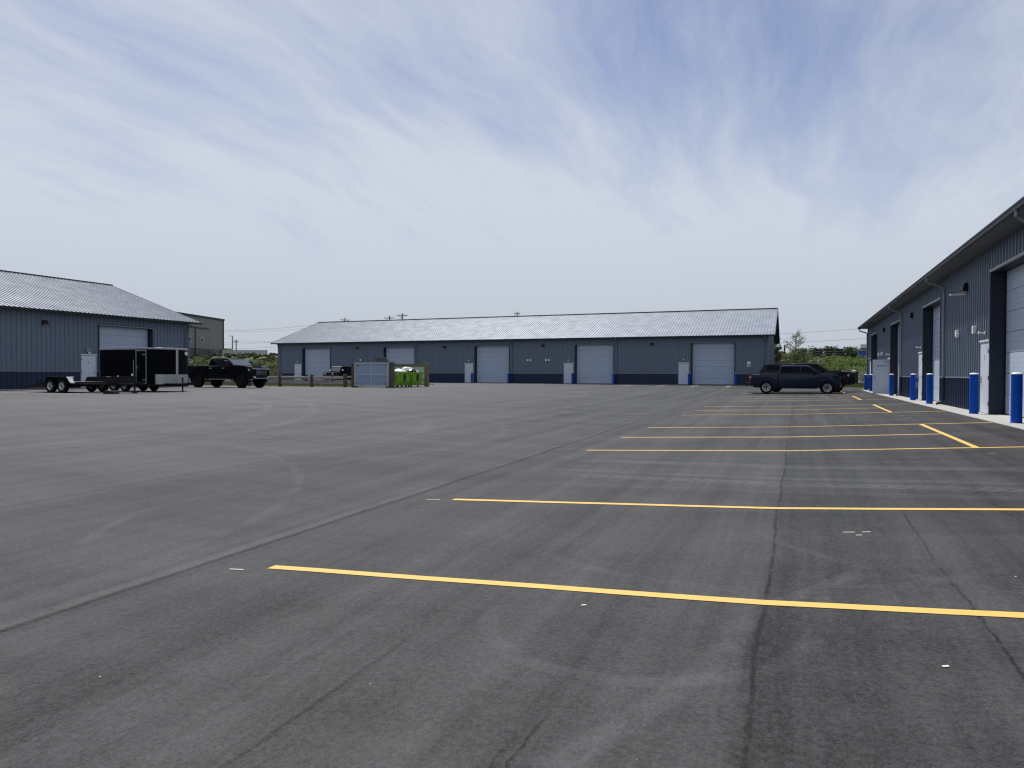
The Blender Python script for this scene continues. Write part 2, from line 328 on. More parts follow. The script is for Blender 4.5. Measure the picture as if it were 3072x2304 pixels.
def link(name, me, parent=None, loc=None, rot=None):
    o = bpy.data.objects.new(name, me); COL.objects.link(o); o.parent = parent
    if loc is not None: o.location = loc
    if rot is not None: o.rotation_euler = rot
    return o
def tag(o, label=None, cat=None, group=None, kind=None):
    if label: o['label'] = label
    if cat: o['category'] = cat
    if group: o['group'] = group
    if kind: o['kind'] = kind
    return o
def thing(name, loc, label, cat, rz=0, group=None):
    o = bpy.data.objects.new(name, None); COL.objects.link(o); o.location = loc; o.rotation_euler = (0, 0, rz); o.empty_display_size = 0.2
    return tag(o, label, cat, group)
def copy_tree(o, parent=None):
    c = o.copy(); COL.objects.link(c); c.parent = parent
    for ch in list(o.children): copy_tree(ch, c)
    return c
def sstep(a, b, x):
    t_ = min(1, max(0, (x - a) / (b - a))); return t_ * t_ * (3 - 2 * t_)


# ------------------------------------------------------------------ the ground
def lot_z(x, y):
    y = max(-30, min(80, y))
    zv = min(0.06, -0.61 + 0.009 * y - 0.02)                       # along the valley joint
    edge = -0.02 + 0.10 * sstep(52, 68, y)                          # along the right-hand walkway
    far = 0.15
    if x >= -5.0: k = (0.60 * (4.55 - x) / 4.75) if x > -0.2 else 0.60 + 0.40 * (-0.2 - x) / 4.8; z = edge + (zv - edge) * max(0, min(1, k))
    else:
        k = sstep(-5, -27, x) if x > -27 else 1; k = min(1, (-5 - x) / 22); k = k * 0.45 + 0.55 * sstep(0, 1, k)
        z = zv + (far - zv) * k
    return z + (0.10 - z) * sstep(58, 73, y) if x > -20 else z
def terr_z(x, y):
    base = lot_z(max(-75, min(4.55, x)), max(-30, min(80, y)))
    st_ = 93 - 9 * sstep(-60, -72, x)
    z = base - 0.03 + (3.7 + 1.3 * sstep(-40, -62, x)) * sstep(st_, st_ + 37, y)
    if -74 < x < 3.5 and -29 < y < 79: z -= 0.28
    z += 0.25 * (mnoise.noise((x * 0.08, y * 0.08, 0))) * sstep(st_ + 4, st_ + 12, y)
    return z
def grid(xs, ys, fn):
    nx = len(xs); b = MB(); b.v = [(x, y, fn(x, y)) for y in ys for x in xs]
    b.f = [(j * nx + i, j * nx + i + 1, (j + 1) * nx + i + 1, (j + 1) * nx + i) for j in range(len(ys) - 1) for i in range(nx - 1)]
    return b
def frange(a, b, s): n = max(1, round((b - a) / s)); return [a + (b - a) * i / n for i in range(n + 1)]
tx = frange(-900, -160, 40)[:-1] + frange(-160, 40, 2.5) + frange(40, 900, 40)[1:]
ty = frange(-400, -40, 40)[:-1] + frange(-40, 150, 2.5) + frange(150, 1600, 60)[1:]
g_ = grid(tx, ty, terr_z).obj('ground', 'soil', None, fix=False); tag(g_, kind='structure')
lx = frange(-75, -5.0, 1.0) + frange(-5.0, -0.2, 0.48)[1:] + frange(-0.2, 4.55, 0.475)[1:]
lot = grid(lx, frange(-30, 80, 1.0), lot_z).obj('parking_lot', 'asphalt', None, fix=False, smooth=True); tag(lot, kind='structure')

def painted(pts, w, material, name='painted_line', dz=0.004):
    """strip laid on the asphalt through plan points"""
    P = []
    for (a, b) in zip(pts[:-1], pts[1:]):
        n = max(1, int(math.dist(a, b) / 0.5)); P += [(a[0] + (b[0] - a[0]) * i / n, a[1] + (b[1] - a[1]) * i / n) for i in range(n)]
    P.append(pts[-1]); b = MB()
    for i, p in enumerate(P):
        a, c = P[max(0, i - 1)], P[min(len(P) - 1, i + 1)]; L = math.dist(a, c); nx, ny = -(c[1] - a[1]) / L * w / 2, (c[0] - a[0]) / L * w / 2
        j = 0.004 * math.sin(i * 1.7)
        for s in (1, -1): q = (p[0] + s * nx, p[1] + s * ny + j); b.v.append((*q, lot_z(*q) + dz))
    b.f = [(2 * i, 2 * i + 1, 2 * i + 3, 2 * i + 2) for i in range(len(P) - 1)]
    return b.obj(name, material, lot, fix=False)
SL = [4.95, 8.42, 14.55, 17.6, 20.8, 26.8, 30.0, 33.1, 39.1, 42.2, 45.3, 51.4, 54.4]
for i, y in enumerate(SL):
    xe = -4.35 + 0.012 * y
    mid = y in (17.6, 30.0, 42.2, 54.4)
    painted([(xe, y), (-0.2, y), (2.9 if mid else 4.5, y + 0.02)], 0.105, 'yellow')
for a, b in ((14.6, 20.75), (26.85, 33.05), (39.15, 45.25), (51.45, 57.5), (2.4, 8.5)): painted([(2.93, a), (2.95, b)], 0.105, 'yellow')
for x in (-6.0, -9.1, -12.2, -15.6, -19.0, -25.2, -28.2, -31.4, -37.6, -40.6): painted([(x, 66.6), (x, 73.0)], 0.10, 'whitep')
for y in (23.8, 27.2, 30.9, 37.2, 40.6): painted([(-42.6, y), (-34.6 if y > 24 else -32.2, y)], 0.10, 'whitep')
for (x, y, l) in ((0.40, 7.2, .10), (0.56, 7.22, .07), (0.50, 7.08, .05), (-4.62, 4.8, .14), (-4.62, 8.35, .2), (3.3, 12.2, .14), (3.45, 11.6, .14), (3.3, 13.1, .14), (2.9, 13.6, .12), (0.68, 4.05, .03), (-1.35, 4.6, .03), (2.94, 22.2, .2), (2.94, 23.6, .2), (2.94, 24.9, .2)):
    painted([(x, y), (x + l, y + 0.01)], 0.02, 'whitep', 'paint_mark', 0.005)
# yellow line rides over the joint: crumbs of loose grit by the crack
b = MB()
for i in range(140):
    x, y = -1.06 + random.gauss(0, 0.12), 2.5 + abs(random.gauss(0, 0.22)); s = random.uniform(0.002, 0.005); z = lot_z(x, y)
    b.add([(x - s, y, z), (x + s, y - s, z), (x + s * .5, y + s, z), (x, y, z + s * 1.4)], [(0, 1, 3), (1, 2, 3), (2, 0, 3)])
tag(b.obj('loose_grit', M['found'], lot), kind='stuff')

# concrete walkway in front of the right-hand warehouse, poured in bays
walk = thing('walkway', (0, 0, 0), None, None); del_ = walk; tag(walk, kind='structure')
slab_me = MB().box(4.55, 5.72, 0.006, 3.05, -0.14, 0.0).mesh('slab', 'concrete', bevel=0.008, seg=1)
for i in range(22): link('slab', slab_me, walk, (0, -1.7 + 3.056 * i, 0))

# ------------------------------------------------------------------ warehouses
PITCH = 0.3048; SHEET = PITCH * 3
def sheet_profile(h, n=3):
    pr = []
    for k in range(n):
        o = k * PITCH
        pr += [(o + 0.0, 0), (o + 0.118, 0), (o + 0.132, h), (o + 0.172, h), (o + 0.186, 0)]
    pr.append((n * PITCH, 0)); return pr
_sheets = {}
def wall_sheet(z0, z1, n, material, h=0.034):
    k = (round(z0, 2), round(z1, 2), n, material)
    if k not in _sheets:
        pr = sheet_profile(h, n); b = MB(); m = len(pr)
        b.v = [(x, -y - 0.006, z0) for x, y in pr] + [(x, -y - 0.006, z1) for x, y in pr]; b.f = [(i, i + 1, i + 1 + m, i + m) for i in range(m - 1)]
        _sheets[k] = b.mesh('wall_panel', material, fix=False)
    return _sheets[k]

OVER = 0.62; PITCHR = 0.342; DEPTH = 18.3
def warehouse(name, loc, rz, L, doors, mans, packs, spouts, label, EAVE=5.0, near_sheets=True):
    """facade along local x at y=0 facing -y; doors = x0 of roll-up doors (4.2 wide, 4.2 tall)"""
    w = thing(name, loc, label, 'warehouse', rz)
    DW, DH, RV, WN = 4.2, 4.22, 0.37, 1.07
    # ---- wall core with openings, jambs and headers
    core = MB(); xs = 0
    for d0 in sorted(doors):
        if d0 - xs > 0.01: core.box(xs, d0, 0, RV, 0, EAVE)
        core.box(d0, d0 + DW, 0, RV, DH, EAVE); xs = d0 + DW
    core.box(xs, L, 0, RV, 0, EAVE); core.obj('wall', 'trim', w)
    shell = MB(); shell.box(0, L, RV + 0.12, RV + 0.16, 0, EAVE)
    shell.obj('inner_wall', 'trim', w)
    MB().box(-0.05, L + 0.05, 0.02, DEPTH + 0.05, -0.45, -0.004).obj('foundation', 'found', w)
    gb = MB()
    for x0, x1 in ((0.0, 0.12), (L - 0.12, L)):
        gb.prism([(RV + 0.005, 0), (DEPTH, 0), (DEPTH, EAVE), (DEPTH / 2, EAVE + DEPTH / 2 * PITCHR), (RV + 0.005, EAVE + 0.12)], 'x', x0, x1)
    gb.box(0.12, L - 0.12, DEPTH - 0.12, DEPTH, 0, EAVE); gb.obj('gable_wall', 'wall', w)
    for xe, sgn in ((L + 0.006, 1), (-0.006, -1)):                     # ribbed sheets on the end walls
        for k in range(int((DEPTH - 0.1) / SHEET)):
            yc = 0.05 + k * SHEET; top = EAVE + min(yc, DEPTH - yc - SHEET) * PITCHR if min(yc, DEPTH - yc - SHEET) > 0 else EAVE
            o = link('end_panel', wall_sheet(WN + .03, round(top * 2) / 2 - 0.02, 3, 'wall'), w, (xe, yc if sgn > 0 else yc + SHEET, 0), (0, 0, R(90 * sgn)))
            link('end_wainscot', wall_sheet(0.02, WN, 3, 'wains'), w, (xe, yc if sgn > 0 else yc + SHEET, 0), (0, 0, R(90 * sgn)))
    # ---- ribbed sheets on the facade, cut round openings
    opens = [(d - 0.07, d + DW + 0.07, 0, DH + 0.10) for d in doors] + [(m_[0] - 0.08, m_[0] + 1.0 + 0.08, 0, 2.22) for m_ in mans]
    def fill(xa, xb, z0, z1, material, nm):
        """cover xa..xb with whole ribs, three to a sheet, stretched a hair to end at the trim"""
        nr = max(1, round((xb - xa) / PITCH)); sc = (xb - xa) / (nr * PITCH); k = 0
        while k < nr:
            n = min(3, nr - k); o = link(nm, wall_sheet(z0, z1, n, material), w, (xa + k * PITCH * sc, 0, 0)); o.scale = (sc, 1, 1); k += n
    xs = 0.0
    for a, b_, _, top in sorted(opens) + [(L, L, 0, 0)]:
        if a - xs > 0.03:
            fill(xs, a, WN + 0.035, EAVE, 'wall', 'wall_panel'); fill(xs, a, 0.02, WN, 'wains', 'wainscot_panel')
        if b_ > a: fill(a, b_, top + 0.02, EAVE, 'wall', 'wall_panel')
        xs = b_
    xs = 0
    for a, b_, _, _ in sorted(opens) + [(L, L, 0, 0)]:
        if a - xs > 0.05: MB().box(xs + 0.004, a - 0.004, -0.05, -0.001, WN - 0.005, WN + 0.04).obj('wainscot_trim', 'trim_l', w)
        xs = b_
    for x0, x1 in ((-0.045, 0.06), (L - 0.06, L + 0.045)): MB().box(x0, x1, -0.046, 0.12, 0, EAVE - 0.01).obj('corner_trim', 'wall', w)
    # ---- roll-up doors
    for d0 in doors:
        od = link('roll_up_door', MB().box(d0 + 0.001, d0 + DW - 0.001, RV + 0.02, RV + 0.06, 0.0, DH + 0.03).mesh('roll_up_door', 'door_w'), w)
        nsec = 7; sh = (DH - 0.02) / nsec
        for i in range(nsec):
            z0 = 0.015 + i * sh; pr = [(0.0, z0 + 0.004)]
            for q in range(4):
                za = z0 + 0.006 + (sh - 0.012) * q / 4; zb = z0 + 0.006 + (sh - 0.012) * (q + 1) / 4
                pr += [(-0.034, za + 0.006), (-0.034, zb - 0.006), (-0.029, zb)]
            pr += [(0.0, z0 + sh - 0.004)]
            MB().prism([(RV + 0.02 + a, b_) for a, b_ in pr], 'x', d0 + 0.03, d0 + DW - 0.03).obj('door_section', 'door_w', od)
        for s, x0 in ((-1, d0), (1, d0 + DW)):
            MB().box(min(x0, x0 + s * 0.07), max(x0, x0 + s * 0.07), -0.045, 0.0, 0, DH + 0.07).obj('jamb_trim', 'trim' if s < 0 else 'trim', w)
            MB().box(min(x0 - s * 0.05, x0 - s * 0.003), max(x0 - s * 0.05, x0 - s * 0.003), RV - 0.045, RV - 0.018, 0, DH - 0.004).obj('weather_seal', 'dark', od)
        MB().box(d0 - 0.07, d0 + DW + 0.07, -0.06, 0.0, DH + 0.002, DH + 0.08).obj('header_trim', 'trim_l', w)
        MB().box(d0 + 0.05, d0 + DW - 0.05, RV - 0.01, RV + 0.018, 0.0, 0.022).obj('bottom_seal', 'dark', od)
    # ---- entry doors: (x0, hinge side, open angle, mark)
    for (x0, side, ang, mark) in mans:
        fr = MB(); fr.box(x0 - 0.06, x0, -0.03, 0.07, 0, 2.19); fr.box(x0 + 1.0, x0 + 1.06, -0.03, 0.07, 0, 2.19); fr.box(x0, x0 + 1.0, -0.03, 0.07, 2.13, 2.19)
        fo = fr.obj('door_frame', 'frame_w', w)
        MB().box(x0 - 0.08, x0 + 1.08, -0.055, -0.031, 2.19, 2.24).obj('drip_cap', 'white', fo)
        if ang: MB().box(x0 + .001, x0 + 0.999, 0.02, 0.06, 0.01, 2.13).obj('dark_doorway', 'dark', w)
        sx = 1 if side == 'a' else -1; hx = x0 + 0.006 if side == 'a' else x0 + 0.994
        leaf = link('entry_door', MB().box(min(0, sx * 0.985), max(0, sx * 0.985), -0.045, 0.0, 0.012, 2.12).mesh('entry_door', 'man_w', bevel=0.004, seg=1), w, (hx, -0.02 if ang else 0.015, 0), (0, 0, -sx * R(ang)))
        hb = MB(); hxp = sx * 0.90
        hb.box(hxp - 0.035, hxp + 0.035, -0.062, -0.046, 0.93, 1.13); hb.obj('lock_plate', 'steel', leaf)
        hb = MB(); hb.tube([(hxp, -0.06, 1.0), (hxp, -0.10, 1.0), (hxp - sx * 0.13, -0.10, 0.995)], 0.012, 6); hb.obj('handle', 'steel', leaf)
        for zh in (0.25, 1.02, 1.82): MB().box(-0.018 * sx - 0.016, -0.018 * sx + 0.016, -0.06, -0.02, zh, zh + 0.12).obj('hinge', 'dark', leaf)
        if mark:
            mk = MB()
            for (a, b_, c, e) in mark: mk.box(min(sx * a, sx * b_), max(sx * a, sx * b_), -0.0475, -0.0455, c, e)
            mk.obj('lettering', 'poster', leaf)
        if ang:
            MB().box(sx * 0.2 - 0.15, sx * 0.2 + 0.15, -0.10, -0.046, 1.97, 2.03).obj('door_closer', 'steel', leaf)
    for x in packs:
        o = MB().prism([(-0.05, 4.0), (-0.20, 4.02), (-0.15, 4.27), (-0.05, 4.29)], 'x', x - 0.17, x + 0.17).obj('wall_light', 'dark', w, bevel=0.01, seg=1)
        MB().box(x - 0.13, x + 0.13, -0.185, -0.06, 3.985, 3.998).obj('lens', 'lamp', o)
    # ---- roof
    ridge = EAVE + 0.10 + (DEPTH / 2 + OVER) * PITCHR; zs = EAVE + 0.10; x0, x1 = -OVER, L + OVER
    th = 0.10
    rf = MB(); rf.prism([(-OVER, zs - th), (-OVER, zs), (DEPTH / 2, ridge), (DEPTH + OVER, zs), (DEPTH + OVER, zs - th), (DEPTH / 2, ridge - th)], 'x', x0, x1)
    roof = rf.obj('roof', 'trim', w)
    LS = math.hypot(DEPTH / 2 + OVER, ridge - zs); ang = math.atan2(ridge - zs, DEPTH / 2 + OVER)
    pr = sheet_profile(0.042, 3); m_ = len(pr)
    ns = math.ceil((x1 - x0) / SHEET)
    rb = MB(); rb.v = [(x, 0, y) for x, y in pr] + [(x, LS - 0.10, y) for x, y in pr]; rb.f = [(i, i + 1, i + 1 + m_, i + m_) for i in range(m_ - 1)]
    rb.v += [(x, 0, -0.02) for x, y in pr]; rb.f += [(i + 2 * m_, i + 1 + 2 * m_, i + 1, i) for i in range(m_ - 1)]
    rme = rb.mesh('roof_panel', 'roof', fix=False)
    for i in range(ns):
        link('roof_panel', rme, roof, (x0 + i * SHEET * (x1 - x0) / (ns * SHEET), -OVER - 0.03, zs + 0.006), (ang, 0, 0)).scale = ((x1 - x0) / (ns * SHEET), 1, 1)
    bs = MB(); pr2 = sheet_profile(0.042, 3 * ns); pr2 = pr2[::1]; m2 = len(pr2)
    bs.v = [(x0 + x * (x1 - x0) / (ns * SHEET), DEPTH / 2, ridge + y + 0.004) for x, y in pr2] + [(x0 + x * (x1 - x0) / (ns * SHEET), DEPTH + OVER + 0.03, zs + y + 0.004) for x, y in pr2]
    bs.f = [(i, i + 1, i + 1 + m2, i + m2) for i in range(m2 - 1)]; bs.obj('back_roof_sheets', 'roof', roof, fix=False)
    MB().prism([(DEPTH / 2 - 0.2, ridge - 0.03), (DEPTH / 2 - 0.2, ridge + 0.02), (DEPTH / 2 - 0.19, ridge + 0.07), (DEPTH / 2, ridge + 0.10), (DEPTH / 2 + 0.2, ridge + 0.05), (DEPTH / 2 + 0.2, ridge - 0.03)], 'x', x0 - 0.01, x1 + 0.01).obj('ridge_cap', 'trim', roof)
    for xa in (x0 - 0.03, x1 - 0.002):                                   # rake trim
        MB().prism([(-OVER - 0.02, zs - 0.16), (-OVER - 0.02, zs + 0.035), (DEPTH / 2, ridge + 0.04), (DEPTH + OVER + 0.02, zs + 0.035), (DEPTH + OVER + 0.02, zs - 0.16), (DEPTH / 2, ridge - 0.16)], 'x', xa, xa + 0.032).obj('rake_trim', 'trim', roof)
    MB().box(x0 + 0.02, x1 - 0.02, -OVER - 0.012, -0.006, EAVE - 0.012, EAVE + 0.016).obj('soffit', 'soffit', w)
    for i in range(int(L / 2.44) + 1): MB().box(i * 2.44, i * 2.44 + 0.035, -OVER + 0.02, -0.02, EAVE - 0.022, EAVE - 0.0125).obj('soffit_joint', 'trim_l', w)
    for xa in (x0 + 0.0, L): MB().prism([(-OVER, zs - th - 0.03), (DEPTH / 2, ridge - th - 0.03), (DEPTH + OVER, zs - th - 0.03), (DEPTH + OVER, zs - th - 0.005), (DEPTH / 2, ridge - th - 0.005), (-OVER, zs - th - 0.005)], 'x', xa, xa + OVER).obj('gable_soffit', 'trim', w)
    gp = [(-OVER - 0.14, EAVE + 0.10), (-OVER - 0.145, EAVE + 0.07), (-OVER - 0.12, EAVE + 0.03), (-OVER - 0.10, EAVE - 0.03), (-OVER - 0.014, EAVE - 0.03), (-OVER - 0.014, EAVE + 0.10), (-OVER - 0.024, EAVE + 0.10), (-OVER - 0.024, EAVE - 0.02), (-OVER - 0.092, EAVE - 0.02), (-OVER - 0.11, EAVE + 0.03), (-OVER - 0.133, EAVE + 0.07), (-OVER - 0.130, EAVE + 0.10)]
    MB().prism(gp, 'x', x0, x1).obj('gutter', 'gutter', w)
    for x in spouts:
        b = MB(); b.tube([(x, -OVER - 0.06, EAVE - 0.02), (x, -OVER - 0.05, EAVE - 0.16), (x, -OVER + 0.05, EAVE - 0.26), (x, -0.22, EAVE - 0.36), (x, -0.10, EAVE - 0.45), (x, -0.09, EAVE - 0.6), (x, -0.09, WN)], 0.048, 8); b.obj('downspout', 'trim_l' if near_sheets else 'wall', w, smooth=True)
        b = MB(); b.tube([(x, -0.09, WN), (x, -0.09, 0.22), (x, -0.12, 0.13), (x, -0.32, 0.05)], 0.05, 8); b.obj('downspout_boot', 'trim', w, smooth=True)
    return w

ONE = [(0.47, 0.50, 1.62, 1.78)]
ELL = [(0.45, 0.48, 1.62, 1.76), (0.48, 0.53, 1.62, 1.65)]
DOT = [(0.47, 0.52, 1.66, 1.71)]
random.seed(3)
SIGN = [(0.66, 0.735, 1.70, 1.765), (0.67, 0.725, 1.69, 1.775)]
xx = 0.60
while xx > 0.22: wd = random.uniform(0.018, 0.03); SIGN.append((xx - wd, xx, 1.705, random.choice((1.745, 1.745, 1.765)))); xx -= wd + 0.009
xx = 0.56
while xx > 0.38: SIGN.append((xx - 0.014, xx, 1.55, 1.565)); xx -= 0.026
# right-hand warehouse: local x runs from its far end (Y=64.7) towards the camera
YE = 64.7; XW = 5.33
def rx_(y): return YE - y
right = warehouse('warehouse', (XW, YE, 0), R(-90), 56.0, [rx_(24.8 + 12.19 * k) for k in range(-1, 4)], [(rx_(12.61) - 1.16, 'b', 0, ONE), (rx_(24.8) - 1.16, 'b', 0, ONE), (rx_(36.99) - 1.16, 'b', 0, DOT), (rx_(49.18) - 1.16, 'b', 96, SIGN), (rx_(61.37) - 1.16, 'b', 0, DOT)],
                  [rx_(28.0), rx_(40.2), rx_(52.4)], [rx_(64.4), rx_(43.9), rx_(31.7), rx_(19.5)], 'long slate blue metal warehouse with sunlit ribbed siding beside the concrete walkway and blue bollards')
for o in list(right.children):
    if o.name.startswith('entry_door') and abs(o.rotation_euler.z) > 1: tag(o, 'white entry door swung open')
MB().box(rx_(28.2) - .03, rx_(28.2) + .12, -0.50, -0.038, 3.90, 3.95).obj('light_arm', 'white', right)
for y, z, s in ((29.3, 2.66, .08), (29.2, 2.58, .06), (26.65, 2.62, .09), (53.6, 2.6, .08), (55.5, 2.6, .08)): MB().box(rx_(y) - s, rx_(y) + s, -0.13, -0.03, z - s * 1.4, z + s * 1.4).obj('electrical_box', 'white', right, bevel=0.01, seg=1)
for y in (25.35, 37.5, 49.7, 61.9):
    b = MB(); b.box(rx_(y) - 0.035, rx_(y) + 0.035, -0.06, -0.03, 2.40, 2.50); b.tube([(rx_(y), -0.05, 2.45), (rx_(y), -0.20, 2.45)], 0.022, 6); b.tube([(rx_(y), -0.18, 2.45), (rx_(y) , -0.23, 2.47)], [0.03, 0.045], 8); b.obj('door_lamp', 'white', right)
MB().box(rx_(38.55), rx_(38.35), -0.09, -0.03, 0.55, 0.85).obj('hose_bib_box', 'trim_l', right)

# middle warehouse
XM = -62.6; ZM = 0.17
md = [-58.66, -46.55, -34.38, -22.38, -10.05]
middle = warehouse('warehouse', (XM, 73.6, ZM), 0, 59.9, [x - XM for x in md], [(x - XM - 1.28, 'a', 0, DOT) for x in md], [x - XM for x in (-50.4, -38.3, -26.1, -14.1)],
                   [x - XM for x in (-62.2, -42.0, -29.8, -17.8, -3.0)], 'long slate blue warehouse with five pale roll-up doors and silver roof behind the dumpsters', EAVE=4.82, near_sheets=False)
for x in (-32.0, -31.4, -28.4, -27.8): pass
for x, z in ((-27.9, 2.55), (-27.55, 2.55), (-25.75, 2.55), (-25.4, 2.55)): MB().box(x - XM - 2.6 + 2.6 - 0.09, x - XM + 0.09, -0.13, -0.03, z - 0.1, z + 0.12).obj('electrical_box', 'white', middle)
for x in (-49.9, -46.9): MB().box(x - XM - 0.1, x - XM + 0.1, -0.13, -0.03, 2.55, 2.8).obj('electrical_box', 'white', middle)
for x in md: MB().box(x - XM - 0.86, x - XM - 0.74, -0.12, -0.03, 2.48, 2.6).obj('door_lamp', 'white', middle)
sg = MB().box(-7.1 + 2.6 - XM - 0.16, -7.1 + 2.6 - XM + 0.16, -0.06, -0.03, 1.80, 2.32).obj('accessible_parking_sign', 'white', middle)
b = MB(); cx = -4.5 - XM; b.box(cx - 0.08, cx + 0.08, -0.063, -0.0605, 1.86, 2.05); b.obj('blue_symbol', 'blue_s', sg)
b = MB(); b.lathe([(0.045, -0.0655), (0.028, -0.0655)], 'y', 14, (cx + 0.005, 0, 1.92)); b.box(cx - 0.035, cx - 0.015, -0.066, -0.064, 1.94, 2.0); b.lathe([(0.0, -0.0658), (0.014, -0.0658)], 'y', 10, (cx - 0.025, 0, 2.015)); b.obj('wheelchair_mark', 'white', sg, fix=False)
MB().box(-1.0 + 2.6 - 62.2 - XM, 0, 0, 0, 0, 0) if False else None

# left warehouse: local x runs away from the camera
YL0 = 11.4; XL = -43.8
left = warehouse('warehouse', (XL, YL0, 0.18), R(90), 29.9, [33.75 - YL0, 21.5 - YL0], [(32.47 - YL0, 'a', 0, ELL), (20.2 - YL0, 'a', 0, ELL)], [30.0 - YL0], [40.95 - YL0, 17.5 - YL0], 'slate blue metal warehouse with silver ribbed roof behind the black trailers', EAVE=4.82, near_sheets=False)
MB().box(32.75 - YL0, 33.05 - YL0, -0.12, -0.03, 2.40, 2.62).obj('electrical_box', 'trim_l', left)
b = MB(); b.lathe([(0, 0), (0.09, 0), (0.06, 0.09), (0, 0.11)], 'z', 10, (32.95 - YL0, -0.12, 2.28)); b.obj('door_lamp', 'white', left)
MB().box(31.7 - YL0, 31.85 - YL0, -0.10, -0.035, 0.55, 0.78).obj('outlet_cover', 'white', left)
MB().box(0, 29.9, -0.9, -0.052, -0.2, 0.0).obj('concrete_apron', 'concrete', left)
MB().box(0, 59.9, -0.35, -0.052, -0.25, -0.04).obj('concrete_apron', 'found', middle)

# ------------------------------------------------------------------ bollards
def bollard(loc, label, group, r=0.115, h=1.22):
    t_ = thing('bollard', loc, label, 'bollard', group=group)
    if 'bp' not in _sheets:
        _sheets['bp'] = MB().lathe([(0, 0), (0.127, 0), (0.127, 0.02), (0.120, 0.03), (0.120, h - 0.035), (0, h - 0.035)], 'z', 28).mesh('post', 'bluepost', smooth=True)
        _sheets['bc'] = MB().lathe([(0.121, h - 0.035), (0.124, h - 0.02), (0.11, h - 0.004), (0.06, h + 0.012), (0, h + 0.016)], 'z', 28).mesh('cap', 'capw', smooth=True)
    link('post', _sheets['bp'], t_); link('cap', _sheets['bc'], t_)
    return t_
ordn = ['first', 'second', 'third', 'fourth', 'fifth', 'sixth', 'seventh', 'eighth', 'ninth']
for i, (y, x) in enumerate([(61.6, 4.95), (56.9, 4.92), (49.9, 4.96), (45.3, 4.95), (37.4, 4.98), (33.0, 4.98), (25.0, 4.94), (20.55, 4.95)]):
    bollard((x, y, 0), '%s blue bollard along the walkway, counted from the grass at the warehouse corner' % ordn[i], 'blue bollards on the walkway')
for i, x in enumerate(md[::-1]):
    n = ['first', 'second', 'third', 'fourth', 'fifth'][i]
    for dx, s in ((-0.16, 'beside the entry door'), (4.36, 'away from the entry door')):
        if i >= 3: continue
        bollard((x + dx, 73.05, 0.12), 'blue bollard %s, %s roll-up door from the wheelchair sign' % (s, n), 'blue bollards at the far warehouse', h=1.22)

